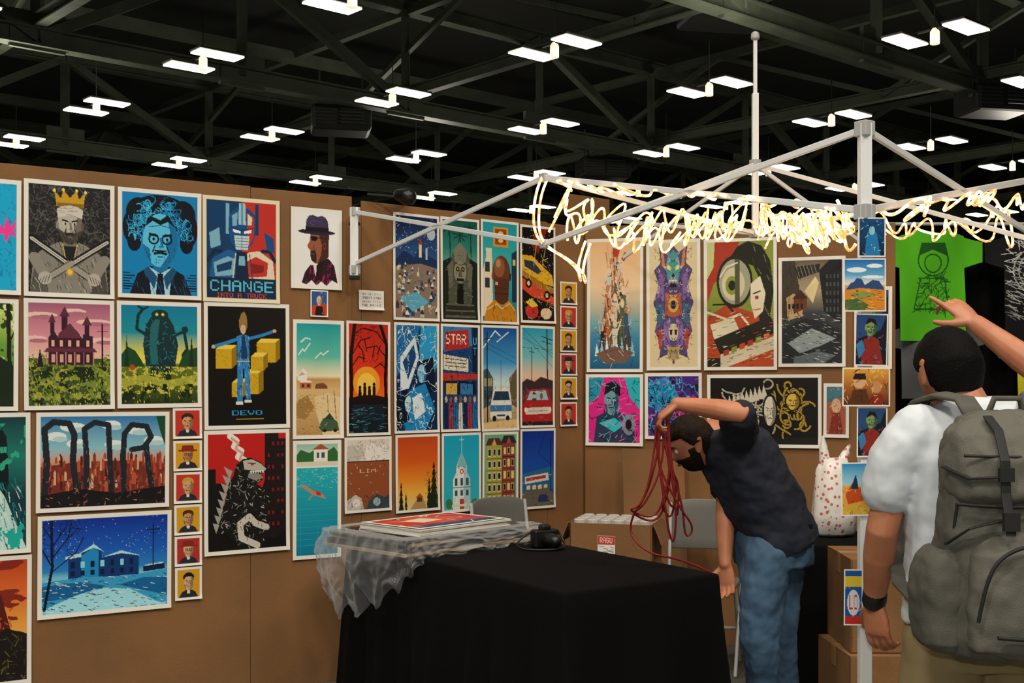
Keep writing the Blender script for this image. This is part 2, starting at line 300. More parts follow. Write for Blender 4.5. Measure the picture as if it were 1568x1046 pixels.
def a_robot(c):
    c.g([(0,'0a7fa6'),(.28,'1894a4'),(.5,'e7d94a'),(.58,'e9dc62'),(.6,'6f7d26'),(1,'20330f')]); c.P([(0,.5),(.08,.42),(.18,.46),(.26,.56),(.3,.62),(0,.62)],'1c4a25'); c.P([(.74,.62),(.8,.5),(.9,.44),(1,.42),(1,.62)],'1c4a25'); c.P([(.04,.62),(.07,.3),(.1,.62)],'12351c'); c.P([(.88,.62),(.92,.3),(.95,.62)],'12351c')
    d='11343a'; c.P([(.32,.62),(.28,.4),(.32,.2),(.4,.1),(.6,.1),(.68,.2),(.74,.4),(.7,.62),(.62,.66),(.4,.66)],d); c.P([(.36,.4),(.38,.2),(.44,.14),(.5,.14),(.46,.4),(.48,.6),(.38,.6)],'23696e'); c.E(.5,.09,.11,.05,d); c.E(.46,.09,.02,.015,'e7d94a'); c.E(.54,.09,.02,.015,'e7d94a')
    c.L([(.32,.3),(.2,.24),(.22,.1),(.28,.04)],.04,d); c.L([(.28,.04),(.34,.02)],.03,d); c.L([(.28,.04),(.22,.01)],.03,d); c.L([(.7,.3),(.82,.26),(.86,.44),(.8,.5)],.04,d); c.E(.83,.24,.045,.035,d)
    c.P([(.38,.64),(.48,.64),(.46,.86),(.36,.86)],'0c2a20'); c.P([(.54,.64),(.64,.64),(.66,.86),(.56,.86)],'0c2a20'); c.H(['0b2328','2a7c80','3c9a98'],70,(.3,.14,.72,.64),.05,.007,seed=2)
    c.P([(0,.74),(.3,.7),(.6,.76),(1,.7),(1,.78),(.6,.84),(.3,.78),(0,.84)],'a8a83c'); c.T('c9c24a',12,16,.56,21,c.B(0,.62,1,.9)); c.T('142a0c',8,7,.54,4,c.B(0,.8,1,1)); c.H(['e9dc5a','1a300e','5a7020'],110,(0,.62,1,1),.025,.007,ang=1.4,seed=5)
    c.E(.14,.63,.03,.03,'c9402a')
def a_blocks(c):
    c.f('0a0a0a')
    def cube(x,y,w,h,d=.06):
        c.P([(x,y),(x+w,y),(x+w,y+h),(x,y+h)],'d3a91f'); c.P([(x,y),(x+d,y-.035),(x+w+d,y-.035),(x+w,y)],'f2d552'); c.P([(x+w,y),(x+w+d,y-.035),(x+w+d,y+h-.035),(x+w,y+h)],'97750f'); c.H(['b08a14'],8,(x,y,x+w,y+h),.06,.006,ang=.8,seed=int(x*90))
    cube(.62,.3,.24,.17); cube(.1,.36,.2,.16); cube(.46,.56,.18,.18); cube(.54,.42,.16,.12); cube(.3,.64,.14,.12)
    b='2f86c9'; c.P([(.365,.25),(.42,.235),(.47,.235),(.525,.25),(.525,.47),(.535,.78),(.475,.79),(.455,.52),(.44,.52),(.43,.8),(.36,.8),(.37,.47)],b); c.L([(.385,.27),(.22,.31),(.09,.335)],.042,b); c.L([(.505,.27),(.68,.24),(.83,.205)],.038,b)
    c.P([(.43,.24),(.465,.24),(.5,.44),(.42,.44)],'123a63'); bm_=c.B(.35,.24,.55,.8); c.H(['0d3a63','7cc0ea','123a63'],60,(.36,.25,.54,.8),.05,.008,ang=1.4,seed=3,m=(bm_&(np.abs(c.c[:,:,2]-hx(b)[2])<.01))); c.L([(.37,.46),(.52,.46)],.016,'d6b48a')
    c.E(.445,.19,.036,.042,'d6b48a'); c.P([(.4,.2),(.39,.12),(.42,.06),(.46,.04),(.49,.08),(.5,.14),(.49,.2),(.475,.15),(.42,.15)],'9a7a3c'); c.E(.85,.2,.024,.015,'d6b48a'); c.E(.07,.34,.024,.015,'d6b48a'); c.B(.35,.8,.44,.825,'e9e4da'); c.B(.46,.785,.55,.81,'e9e4da')
    c.txt('DEVO',.3,.875,.4,.04,'2aa0d8'); c.B(.35,.945,.7,.952,'d8b322')
def a_beach(c):
    c.g([(0,'12a0aa'),(.3,'5cc4b0'),(.47,'f3e8c0'),(.5,'c99a5a'),(.6,'dcbc80'),(1,'b98f52')]); c.P([(.02,.51),(.07,.44),(.16,.4),(.24,.44),(.24,.51)],'f5eee0'); c.P([(.05,.47),(.12,.43),(.2,.46)],'c9b48a')
    for p in ([(.05,.28),(.14,.23),(.18,.25),(.3,.18)],[(.42,.31),(.55,.26),(.6,.28),(.72,.24)],[(.1,.17),(.2,.13),(.3,.14)]): c.L(p,.025,'eef6ee')
    c.B(.08,.53,.34,.585,'c96a3a'); c.P([(.06,.53),(.36,.53),(.32,.51),(.1,.51)],'f5eee0'); c.B(.12,.545,.18,.57,'2a3a40'); c.B(.24,.545,.3,.57,'2a3a40'); c.P([(.42,.57),(.44,.54),(.6,.53),(.7,.56),(.7,.585),(.42,.585)],'7c4a2c')
    c.P([(.4,.66),(.7,.62),(1,.66),(1,1),(.6,1),(.45,.8)],'e6cd9a'); c.P([(0,.7),(.25,.64),(.4,.75),(.2,.86),(0,.84)],'a97f44'); c.P([(.5,.93),(.6,.85),(.78,.84),(.93,.88),(.97,.96),(.58,.97)],'3c5d42'); c.P([(.62,.86),(.75,.8),(.86,.86)],'24402c'); c.E(.64,.96,.045,.015,'1c1c1c'); c.E(.88,.96,.045,.015,'1c1c1c')
    c.H(['5c4526','f0e0b0','8a6a38'],130,(0,.62,1,1),.04,.006,ang=.3,seed=5); c.L([(.85,.6),(.9,.85)],.015,'7a5a30'); c.L([(.7,.64),(.72,.8)],.012,'7a5a30')
def a_redtree(c):
    c.g([(0,'c3251a'),(.45,'e2391d'),(.6,'f0601f'),(.72,'f07828')]); c.E(.45,.54,.34,.15,'f7a32a'); c.E(.45,.56,.24,.11,'ffd04f')
    c.P([(0,.68),(.25,.66),(.5,.65),(.75,.66),(1,.68),(1,.75),(0,.75)],'170d0e'); c.g([(.74,'16222c'),(1,'0b1820')],m=c.B(0,.74,1,1))
    for x,h in ((.28,.06),(.4,.09),(.52,.06),(.64,.09)): c.E(x,.645-h,.035,.018,'1c0a0c'); c.P([(x-.045,.72),(x-.035,.66-h),(x+.035,.66-h),(x+.045,.72)],'1c0a0c')
    c.L([(.02,1),(.07,.6),(.05,.3),(.15,0)],.09,'120a0c'); c.L([(.98,1),(.93,.5),(.97,.2),(.8,0)],.08,'120a0c')
    for p in ([(.06,.3),(.3,.15),(.55,.12)],[(.06,.4),(.25,.3),(.4,.32)],[(.95,.3),(.7,.2),(.45,.22)],[(.97,.2),(.7,.07),(.4,.04)],[(.95,.42),(.8,.36),(.66,.4)],[(.1,.1),(.35,.04),(.6,.06)],[(.4,.15),(.45,.25)],[(.65,.2),(.6,.3)],[(.25,.2),(.35,.25),(.38,.35)],[(.8,.2),(.72,.28)]): c.L(p,.025,'120a0c')
    c.H(['120a0c'],50,(0,0,1,.36),.14,.009,seed=3); c.H(['2a6f8c','1b4a66','5aa8c0'],60,(.05,.76,.95,1),.14,.008,ang=0,seed=7)
def arch(c,x0,y0,x1,y1,cols,n,seed,wd=.012):
    c.H(cols,n,(x0,y0,x1,y1),.12,wd*.8,seed=seed)
def a_blue1(c):
    c.f('0b2a52'); c.P([(0,0),(.6,0),(.3,.3),(0,.5)],'1a6fb0'); c.P([(.6,0),(1,0),(1,.4),(.75,.5),(.55,.25)],'2aa3dc'); c.P([(.1,.3),(.45,.1),(.55,.3),(.3,.6),(.1,.62)],'dcecf4'); c.P([(.15,.35),(.42,.18),(.48,.3),(.28,.52)],'11457c'); c.P([(.5,.35),(.9,.3),(.95,.62),(.6,.7)],'081830'); c.P([(.3,.62),(.7,.55),(.95,.8),(.7,1),(.2,1)],'1b86c8'); c.P([(.35,.7),(.6,.64),(.72,.82),(.45,.9)],'dff1f7'); c.P([(0,.65),(.25,.6),(.3,.9),(0,1)],'081830')
    c.face(.62,.46,.11,.09,'8fd2ee','1f6fae','0a1428'); c.face(.3,.75,.1,.08,'bfe4f2','1f6fae','0a1428'); arch(c,0,0,1,1,['e6f4f8','0a1428','2aa3dc','0a1428'],130,6); c.R('dff1f7',3,5,.02,4)
def a_theater(c):
    c.f('12447c'); c.P([(0,0),(.8,0),(.84,.18),(0,.25)],'2c86c4'); c.P([(.05,.05),(.72,.02),(.76,.2),(.05,.24)],'b82b2c'); c.txt('STAR',.08,.07,.6,.1,'f3ead2'); c.B(.84,0,.97,.5,'0a1c38'); c.txt('U',.86,.1,.12,.07,'5cc3ea'); c.txt('T',.86,.2,.12,.07,'5cc3ea'); c.P([(.02,.27),(.72,.31),(.72,.44),(.02,.42)],'e9e2cc')
    for k in range(3): c.L([(.06,.31+.035*k),(.66,.33+.033*k)],.018,'2a2a38')
    c.P([(0,.45),(1,.46),(1,.51),(0,.53)],'c2372e'); c.B(.05,.53,.95,.66,'0b1a30'); c.P([(.1,.55),(.4,.55),(.4,.66),(.1,.66)],'d9b04a'); c.P([(.5,.55),(.85,.56),(.85,.66),(.5,.66)],'3a7cb4')
    for i in range(7):
        x=.1+.135*i; c.E(x,.71,.04,.03,['d7b08d','8a5a40'][i%2]); c.P([(x-.06,1),(x-.05,.74),(x+.05,.74),(x+.06,1)],['14284a','b03030','1f6fae','e0d8c4'][i%4]); c.L([(x,.76),(x,1)],.012,'0a1428')
    arch(c,0,.25,1,1,['0a1428','0a1428','5cb0dc'],60,9,.009); c.R('0a1428',6,6,.02,3)
def a_van(c):
    c.g([(0,'0c4f9c'),(.35,'3f98cf'),(.55,'cfe8ea'),(.7,'c9b28a'),(1,'a98a60')]); c.L([(0,.2),(.35,.03),(.5,.08)],.03,'eaf3f6'); c.L([(.4,.14),(.75,.04)],.025,'eaf3f6'); c.P([(0,.42),(.12,.4),(.28,.5),(.3,.75),(0,.8)],'3f5560'); c.P([(.78,.5),(1,.4),(1,.8),(.8,.75)],'66593f')
    for k in range(4): c.B(.03+.06*k,.5,.06+.06*k,.58,'d9c27a'); c.B(.03+.06*k,.62,.06+.06*k,.7,'1d2a30')
    c.P([(.2,.78),(.3,.6),(.78,.6),(.84,.74),(.84,.9),(.2,.9)],'e6e8e0'); c.P([(.27,.72),(.34,.63),(.74,.63),(.79,.72)],'1c3a52'); c.B(.2,.77,.84,.83,'3f79a8'); c.E(.32,.9,.06,.03,'15181c'); c.E(.72,.9,.06,.03,'15181c'); c.B(.22,.84,.28,.87,'f5e9b8'); c.B(.74,.84,.82,.87,'f5e9b8'); c.B(.4,.86,.64,.88,'3a3a3a')
    c.L([(.12,1),(.11,.05)],.03,'1d1a1c'); c.L([(0,.12),(.26,.1)],.02,'1d1a1c'); c.L([(0,.14),(1,.3)],.007,'1d1a1c'); c.L([(0,.18),(1,.36)],.007,'1d1a1c'); c.L([(.52,.62),(.52,.32)],.015,'2a3036'); c.P([(0,.94),(1,.91),(1,1),(0,1)],'e3c084'); arch(c,0,.5,1,1,['2a3036','efe4c4','7a6a4a'],60,3,.007)
def a_poles(c):
    c.g([(0,'1fa0c2'),(.3,'78c2c6'),(.5,'efc7a8'),(.56,'e8a88a'),(.58,'5d3a3a'),(1,'2a1d22')]); 
    for y0,y1 in ((0,.3),(.1,.26),(.2,.22),(.05,.4)): c.L([(0,y0),(1,y1)],.008,'1d1a1c')
    c.L([(.8,0),(.82,.6)],.035,'1d1a1c'); c.L([(.62,.08),(.98,.12)],.02,'1d1a1c'); c.L([(.64,.13),(.96,.16)],.015,'1d1a1c'); c.L([(.3,.2),(.3,.56)],.02,'1d1a1c'); c.L([(.22,.24),(.38,.25)],.015,'1d1a1c')
    c.P([(0,.56),(.15,.52),(.4,.55),(.6,.5),(1,.54),(1,.62),(0,.64)],'3a2a30'); c.P([(.02,.8),(.1,.73),(.22,.63),(.8,.62),(.95,.74),(1,.8),(1,.96),(0,.96)],'b02323'); c.P([(.15,.74),(.26,.65),(.76,.64),(.85,.74)],'9fc8d0'); c.E(.38,.7,.06,.035,'d9b090'); c.P([(.3,.75),(.34,.72),(.44,.72),(.47,.75)],'3a3a50'); c.E(.62,.7,.05,.035,'8a5a40'); c.P([(.3,.68),(.38,.655),(.46,.68)],'2a1a14')
    c.P([(.08,.82),(.94,.81),(.92,.88),(.12,.89)],'d9d4c8'); c.E(.12,.84,.05,.025,'f5e9b8'); c.E(.9,.84,.05,.025,'f5e9b8'); c.L([(.2,.855),(.82,.85)],.012,'5a5550'); arch(c,0,.6,1,1,['1a1216','e04038','d88a80'],40,5,.007)
def a_night(c):
    c.g([(0,'0c2450'),(.42,'2a5590')]); c.H(['dfeaf5'],70,(0,0,1,.36),.006,.012,seed=1); c.E(.85,.16,.1,.06,'b8cfe0'); c.P([(0,.44),(.2,.34),(.45,.4),(.55,.3),(.7,.36),(1,.42),(1,.55),(0,.55)],'16335c'); c.B(.56,.26,.62,.4,'e5d9b8'); c.P([(.54,.27),(.59,.2),(.64,.27)],'b0402a'); c.B(.72,.3,.76,.42,'b9c6d8')
    c.P([(0,.5),(.6,.46),(1,.5),(1,1),(0,1)],'8a7868'); 
    r=random.Random(4)
    for i in range(60):
        x=r.random();y=.48+.5*i/60;s_=.03+.05*(y-.45); c.P([(x-s_,y),(x,y-s_*.9),(x+s_,y)],['d9d3c5','1c6aa0','a8583a','2a3040','efe8d4'][i%5]); c.B(x-s_*.8,y,x+s_*.8,y+s_*.6,['3a3a44','d9c9a4','1a4a78'][i%3])
    c.P([(.1,.8),(.5,.74),(.8,.84),(.4,.94)],'5fb0d0'); arch(c,0,.5,1,1,['0c1830','efe8d4'],50,7,.007)
def a_temple(c):
    c.g([(0,'0f5550'),(.3,'2a8276'),(.42,'57a08c')]); 
    for x,y in ((.2,.08),(.8,.06),(.5,.14)):
        c.L([(x,y),(x+.02,.45)],.025,'0a1f1c')
        for a in range(7): c.L([(x,y),(x+.2*math.cos(a*.9),y+.06*math.sin(a*.9)+.02)],.025,'0c3a2a')
    c.P([(0,.42),(.3,.36),(.7,.36),(1,.42),(1,1),(0,1)],'12221c'); c.P([(.16,.5),(.3,.3),(.7,.3),(.84,.5),(.84,.84),(.16,.84)],'4c5244')
    c.P([(.3,.3),(.5,.22),(.7,.3),(.66,.42),(.34,.42)],'7b7a68'); c.E(.5,.52,.18,.11,'8a8772')
    for q in (-1,1): c.E(.5+q*.075,.49,.05,.025,'14160f'); c.L([(.5+q*.02,.45),(.5+q*.14,.43)],.02,'2a2c24'); c.E(.5+q*.075,.49,.015,.01,'d9b04a'); c.P([(.5+q*.2,.4),(.5+q*.36,.46),(.5+q*.32,.7),(.5+q*.22,.66)],'686858')
    c.P([(.47,.5),(.53,.5),(.56,.57),(.44,.57)],'5a5a4a'); c.B(.4,.585,.6,.61,'14160f'); c.P([(.42,.64),(.58,.64),(.6,.84),(.4,.84)],'0a0c0a')
    for k in range(5): c.B(.1-.01*k,.84+.03*k,.9+.01*k,.862+.03*k,['5a5c4c','2a2c24'][k%2])
    c.H(['7c7a6a','14160f','9a987f'],90,(.1,.3,.9,1),.06,.007,ang=0,seed=4); c.H(['14160f'],40,(.1,.3,.9,.9),.05,.007,ang=1.57,seed=6)
def a_bald(c):
    c.g([(0,'1a9fae'),(.45,'39b3b6'),(1,'1a6f86')]); c.B(.3,.04,.74,.24,'d9a02a'); c.B(.35,.06,.69,.22,'a8431f'); c.E(.52,.14,.1,.06,'e9c85a'); c.L([(.4,.1),(.64,.18)],.02,'5a1f12'); c.L([(.4,.18),(.64,.1)],.02,'5a1f12')
    c.P([(0,.5),(.1,.34),(.08,.26),(.26,.26),(.3,.95),(0,.95)],'e9dcc0'); c.B(.06,.4,.2,.5,'2a3a40'); c.B(.06,.56,.2,.66,'2a3a40'); c.P([(.84,.3),(1,.26),(1,.8),(.86,.8)],'123a50'); c.B(.88,.36,.96,.42,'d9c27a')
    c.E(.54,.5,.26,.17,'6a3a26'); c.E(.48,.45,.16,.1,'94583a'); c.E(.45,.41,.07,.04,'c08a64'); c.P([(.32,.56),(.78,.56),(.74,.82),(.36,.82)],'5a2f20'); c.L([(.34,.66),(.74,.66)],.02,'3a1c14'); c.L([(.34,.71),(.74,.72)],.02,'3a1c14'); c.E(.29,.54,.035,.04,'7a4630'); c.E(.8,.54,.035,.04,'4a2618'); c.B(.36,.6,.44,.63,'d9b08a')
    c.P([(.02,1),(.12,.86),(.34,.78),(.56,.84),(.76,.78),(.95,.86),(1,1)],'c9861f'); c.L([(.14,.88),(.4,.82),(.56,.87),(.78,.81),(.94,.88)],.02,'f2d8a0'); c.H(['2a1a14','8a5a18'],22,(.08,.84,.95,1),.1,.01,ang=1.2,seed=3)
def a_yellow(c):
    c.f('120d0d'); c.H(['f2ecdc'],60,(0,0,1,.4),.006,.014,seed=3); c.P([(.4,.0),(.8,.0),(.5,.28),(.3,.2)],'8a1f17'); c.P([(0,.3),(.3,.3),(.95,.5),(1,.62),(.7,.6),(0,.46)],'e8b424'); c.P([(.06,.35),(.34,.36),(.6,.46),(.5,.5),(.08,.42)],'2a3a4a'); c.P([(0,.46),(.7,.6),(1,.64),(1,.7),(.6,.66),(0,.52)],'a8781a')
    c.P([(.0,.55),(.4,.6),(1,.74),(1,.82),(.3,.74),(0,.66)],'d9472a'); c.E(.2,.6,.1,.05,'1a1210'); c.E(.2,.6,.05,.025,'d9d0b8'); c.E(.78,.72,.1,.05,'1a1210'); c.E(.78,.72,.05,.025,'d9d0b8'); c.E(.3,.9,.2,.08,'c9302a'); c.E(.75,.92,.18,.06,'e9c9a0'); c.P([(.1,.8),(.3,.76),(.5,.84),(.3,.86)],'f0c93a')
    c.L([(.5,.05),(.36,.4)],.015,'e0c060'); c.L([(.8,.1),(.6,.45)],.015,'e0c060'); arch(c,0,.28,1,1,['f2dc6a','120d0d','120d0d','d9472a','5aa0b8'],120,8,.012)
def a_fall(c):
    c.g([(0,'0f3a3e'),(.3,'1d7a70'),(.6,'0e3540'),(1,'0a3f4a')]); c.P([(0,0),(.5,0),(.62,.5),(.55,.8),(0,.9)],'0c2226'); c.P([(.64,.1),(.72,.02),(.82,.15),(.84,.5),(.76,.66),(.66,.5)],'07191c'); c.T('2fae8a',5,5,.58,1,c.B(0,.05,1,.4)); c.P([(.56,.5),(.68,.45),(.8,.6),(.9,.8),(1,1),(.5,1),(.6,.75)],'bfe6e0'); c.H(['e8f4f0','1a8a90','0a3f4a'],120,(.45,.5,1,1),.1,.007,ang=1.3,seed=3); c.T('17b0a4',5,5,.58,11,c.B(0,.75,1,1)); c.H(['3aa890','061416'],90,(.2,0,.8,.9),.06,.006,ang=1.4,seed=6)
def a_giants(c):
    c.g([(0,'2a78b4'),(.35,'8cc6d6'),(.5,'d99a7a'),(.6,'8a3a2a')]); 
    for x,y,w in ((.25,.12,.1),(.55,.1,.08),(.76,.16,.1),(.28,.3,.08),(.58,.32,.08),(.12,.22,.08),(.9,.28,.08)): c.E(x,y,w,.05,'e6f2f0'); c.E(x+.03,y+.03,w*.7,.03,'b9d8dc')
    c.P([(0,.55),(.3,.5),(.7,.5),(1,.55),(1,1),(0,1)],'7a2f24'); 
    r=random.Random(2)
    for i in range(120):
        x=r.random();y=r.uniform(.42,.78);h=r.uniform(.04,.14); c.P([(x-.010,y+h),(x-.010,y),(x,y-.03),(x+.010,y),(x+.010,y+h)],['c0563a','8a3a2a','d9b48a','4a1f1c','b8482f','a0402c'][i%6])
    k1='20262f'
    def leg(p,w): c.L(p,w,k1); c.H(['46586a','0f1216','56707e'],30,(min(a for a,_ in p)-.02,min(b for _,b in p),max(a for a,_ in p)+.02,max(b for _,b in p)),.03,.005,ang=1.4,seed=int(p[0][0]*97),m=c.L(p,w*.85))
    leg([(.03,.95),(.05,.5),(.03,.14),(.10,.06),(.22,.08),(.26,.2),(.25,.5),(.29,.92)],.05)
    leg([(.36,.9),(.36,.5),(.34,.14),(.42,.07),(.53,.1),(.54,.4),(.56,.9)],.045)
    leg([(.66,.9),(.65,.45),(.66,.2),(.72,.1),(.84,.12),(.88,.24),(.82,.36),(.72,.38)],.045); leg([(.84,.34),(.86,.6),(.9,.92)],.045)
    c.P([(0,.86),(.3,.8),(.6,.86),(1,.8),(1,1),(0,1)],'181418'); c.H(['4a3a38','0c0a0c','8a5a4a','b8785a'],110,(0,.66,1,1),.025,.006,seed=5); c.P([(.92,0),(1,0),(1,.35),(.96,.2)],'1c4a2a')
def a_head(bg,sk,hair,seed=0,hat=None,shirt='2a2a35'):
    def fn(c):
        c.f(bg); c.P([(.06,1),(.2,.8),(.4,.72),(.6,.72),(.8,.8),(.94,1)],shirt); c.P([(.42,.7),(.58,.7),(.55,.86),(.45,.86)],'e8e2d4'); c.B(.42,.62,.58,.75,sk)
        dk='%02x%02x%02x'%tuple(int(int(sk[i:i+2],16)*.68) for i in (0,2,4)); c.E(.5,.27,.25,.17,hair); c.face(.5,.46,.22,.29,sk,dk,'1c1412',glass=seed%3==1); c.P([(.28,.38),(.3,.2),(.5,.12),(.7,.2),(.73,.38),(.66,.26),(.5,.24),(.36,.27)],hair)
        if hat: c.P([(.22,.3),(.27,.08),(.73,.08),(.78,.3)],hat); c.B(.12,.27,.88,.33,hat)
    return fn
def a_kaiju(c):
    c.f('c3201e'); c.P([(0,.3),(.1,.3),(.1,.42),(.2,.42),(.2,1),(0,1)],'141010'); c.P([(.72,0),(.9,0),(.9,.05),(1,.05),(1,1),(.66,1),(.68,.5),(.72,.4)],'1d1515'); 
    for i in range(4):
        for j in range(8): c.B(.76+.06*i,.08+.1*j,.785+.06*i,.11+.1*j,'8a1815' if (i*3+j)%4 else '141010')
    p=[(.28,.02),(.36,.06),(.33,.11),(.42,.15),(.38,.2),(.46,.23)]; c.L(p,.075,'f0ece4'); c.L([(x+.02,y+.02) for x,y in p],.03,'d9a89a')
    bd=c.P([(.12,1),(.16,.75),(.22,.55),(.26,.42),(.32,.36),(.35,.27),(.44,.22),(.54,.21),(.66,.25),(.75,.31),(.74,.34),(.64,.36),(.7,.4),(.62,.44),(.74,.5),(.8,.6),(.7,.62),(.78,.8),(.8,1)],'161616')
    c.H(['c6c1b5','8a867c','3a3836','0c0c0c'],330,(.12,.22,.82,1),.045,.007,seed=8,m=bd); c.P([(.44,.235),(.56,.225),(.66,.26),(.74,.31),(.72,.33),(.56,.32),(.46,.31)],'bdb8aa'); c.P([(.52,.335),(.66,.355),(.7,.39),(.6,.41),(.5,.38)],'8f8b80'); c.E(.56,.27,.018,.010,'c3201e'); c.L([(.5,.255),(.6,.262)],.012,'161616')
    for k in range(6): c.P([(.53+.03*k,.325),(.545+.03*k,.35),(.56+.03*k,.325)],'f4f0e6')
    for k in range(8): c.P([(.31-.024*k,.32+.065*k),(.2-.02*k,.28+.068*k),(.27-.024*k,.39+.065*k)],'a5a196')
    for q,cl in ((.1,'141212'),(.08,'cfc9be')): c.L([(.62,.97),(.42,.9),(.4,.78),(.52,.72),(.6,.78),(.74,.82)],q,cl)
    lm=c.L([(.62,.97),(.42,.9),(.4,.78),(.52,.72),(.6,.78),(.74,.82)],.075); c.H(['3a3836'],50,(.34,.66,.78,1),.05,.007,ang=1.4,seed=4,m=lm); c.P([(0,1),(0,.86),(.1,.9),(.2,.84),(.34,.93),(.4,1)],'0e0c0c'); c.P([(.66,1),(.74,.9),(.86,.92),(1,.85),(1,1)],'0e0c0c')
def a_pool(c):
    c.g([(0,'8fc6b0'),(.12,'cfe0c8')]); c.P([(0,.1),(.1,.05),(.3,.08),(.5,.04),(.7,.08),(.9,.03),(1,.08),(1,.18),(0,.18)],'2f6a36'); c.B(.42,.05,.74,.16,'efe9da'); c.B(.48,.08,.54,.13,'2a5a6a'); c.B(.6,.08,.68,.13,'2a5a6a'); c.P([(.38,.05),(.58,.0),(.78,.05)],'a8543a'); c.B(0,.16,1,.21,'ded8c2'); c.g([(.2,'1fb4c0'),(1,'0a7fa4')],m=c.B(0,.2,1,1)); 
    for i in range(14): c.B(0,.25+.055*i,1,.254+.055*i,'35a8bd')
    for i in range(6): c.B(.14*i+.1,.2,.14*i+.106,1,'2c9cb4')
    c.R('8fe0e0',4,26,.02,3,c.B(0,.2,1,.4)); c.E(.42,.44,.06,.022,'7a3f28'); c.P([(.1,.37),(.16,.36),(.4,.42),(.62,.45),(.72,.5),(.6,.485),(.38,.455)],'c98a6a'); c.P([(.46,.42),(.58,.44),(.58,.47),(.48,.46)],'c3302a'); c.L([(.42,.44),(.3,.5)],.025,'c98a6a'); c.B(0,.2,1,.215,'f0f0e4')
def a_brown(c):
    c.f('94502f'); c.B(0,0,1,.3,'ddd8cc'); c.P([(0,.3),(0,.1),(.14,.06),(.22,.14),(.36,.1),(.4,.2),(.3,.3)],'c9c4b8'); c.P([(.4,.3),(.46,.08),(.6,.04),(.7,.12),(.9,.08),(1,.2),(1,.3)],'efece4'); c.H(['1c1613','8a857a'],60,(0,.02,1,.3),.07,.007,seed=3); c.txt('LIM',.3,.42,.4,.05,'e9c49a'); c.H(['d9b48a','5a2a18'],34,(0,.35,1,.78),.025,.012,seed=9)
    c.P([(0,1),(0,.86),(.2,.78),(.34,.84),(.4,1)],'c9c4b8'); c.P([(.46,1),(.5,.88),(.7,.79),(.88,.84),(1,.8),(1,1)],'3c4a52'); c.E(.22,.9,.09,.06,'e9e4da'); c.E(.7,.9,.09,.06,'9fb4bc'); c.H(['1c1613'],30,(0,.8,1,1),.09,.008,seed=6); c.B(0,.3,1,.315,'3a1c12')
def a_orange(c):
    c.g([(0,'c2471b'),(.35,'dd5f1c'),(.6,'f0902a'),(.78,'f6bc4a'),(1,'e9d08a')]); 
    for x,y,w in ((.9,.34,.12),(.78,.56,.1),(.08,.6,.09),(.2,.76,.08)):
        for k in range(6): c.P([(x-w*(.3+.14*k),y+.1+.1*k),(x,y+.07*k),(x+w*(.3+.14*k),y+.1+.1*k)],'1d2a17')
        c.B(x-w*.9,y+.5,x+w*.9,1,'1d2a17')
    c.H(['6a7a2c','0f1a0c'],60,(.68,.45,1,1),.04,.01,seed=4); c.P([(.3,1),(.5,.84),(.62,.84),(.72,1)],'b8905a'); c.B(.47,.83,.6,.9,'5a3a22'); c.P([(.44,.84),(.54,.78),(.63,.84)],'a8542a')
def a_church(c):
    c.g([(0,'12a5c6'),(1,'35b9cc')]); c.P([(.25,1),(.25,.6),(.35,.5),(.35,.42),(.5,.22),(.65,.42),(.65,.5),(.75,.6),(.75,1)],'e6ede8'); c.P([(.5,.22),(.65,.42),(.65,.5),(.75,.6),(.75,1),(.56,1),(.56,.5)],'b4ccd0'); c.L([(.5,.02),(.5,.26)],.02,'e6ede8'); c.L([(.44,.06),(.56,.06)],.015,'e6ede8'); c.P([(.36,.43),(.5,.22),(.64,.43)],'86b8c2'); c.E(.5,.49,.055,.035,'c9472f'); c.E(.5,.49,.03,.02,'f4ead0')
    for x in (.3,.46,.62): c.B(x,.58,x+.08,.68,'2a5a6a'); c.B(x,.74,x+.08,.82,'2a5a6a')
    c.B(.44,.86,.56,1,'a8432f'); c.B(.22,.7,.78,.71,'5a8a92'); c.B(.1,.93,.9,.96,'e9d9b0'); c.H(['3a7a86'],26,(.26,.4,.74,.96),.07,.007,ang=0,seed=3); c.E(.14,.92,.09,.07,'3a7a4a'); c.E(.87,.93,.1,.06,'3a7a4a')
def a_town(c):
    c.f('6ab08a'); c.B(.06,.14,.54,1,'a8a24a'); c.P([(.03,.15),(.12,.05),(.46,.05),(.57,.15)],'5a2f2a'); c.B(.54,.12,.96,1,'8a3f35'); c.P([(.5,.12),(.6,.02),(.9,.02),(1,.12)],'2f2a2c'); c.P([(.22,.15),(.3,.06),(.38,.15)],'c9b85a'); c.P([(.68,.12),(.76,.03),(.84,.12)],'a85044')
    for i in range(3):
        for j in range(5): c.B(.115+.145*i,.195+.16*j,.21+.145*i,.30+.16*j,'e6e0b8'); c.B(.125+.145*i,.205+.16*j,.2+.145*i,.29+.16*j,'1d2a2c'); c.B(.59+.125*i,.175+.165*j,.67+.125*i,.275+.165*j,'e0d29a' if (i+j)%3 else 'c9b070'); c.B(.6+.125*i,.185+.165*j,.66+.125*i,.265+.165*j,'1d2a2c' if (i+j)%2 else 'f0d870')
    for j in range(5): c.B(.06,.325+.16*j,.54,.335+.16*j,'6a6a2a'); c.B(.54,.3+.165*j,.96,.31+.165*j,'4a1f1a')
    c.H(['2a221c','c9c060'],30,(0,.1,1,1),.04,.008,seed=2)
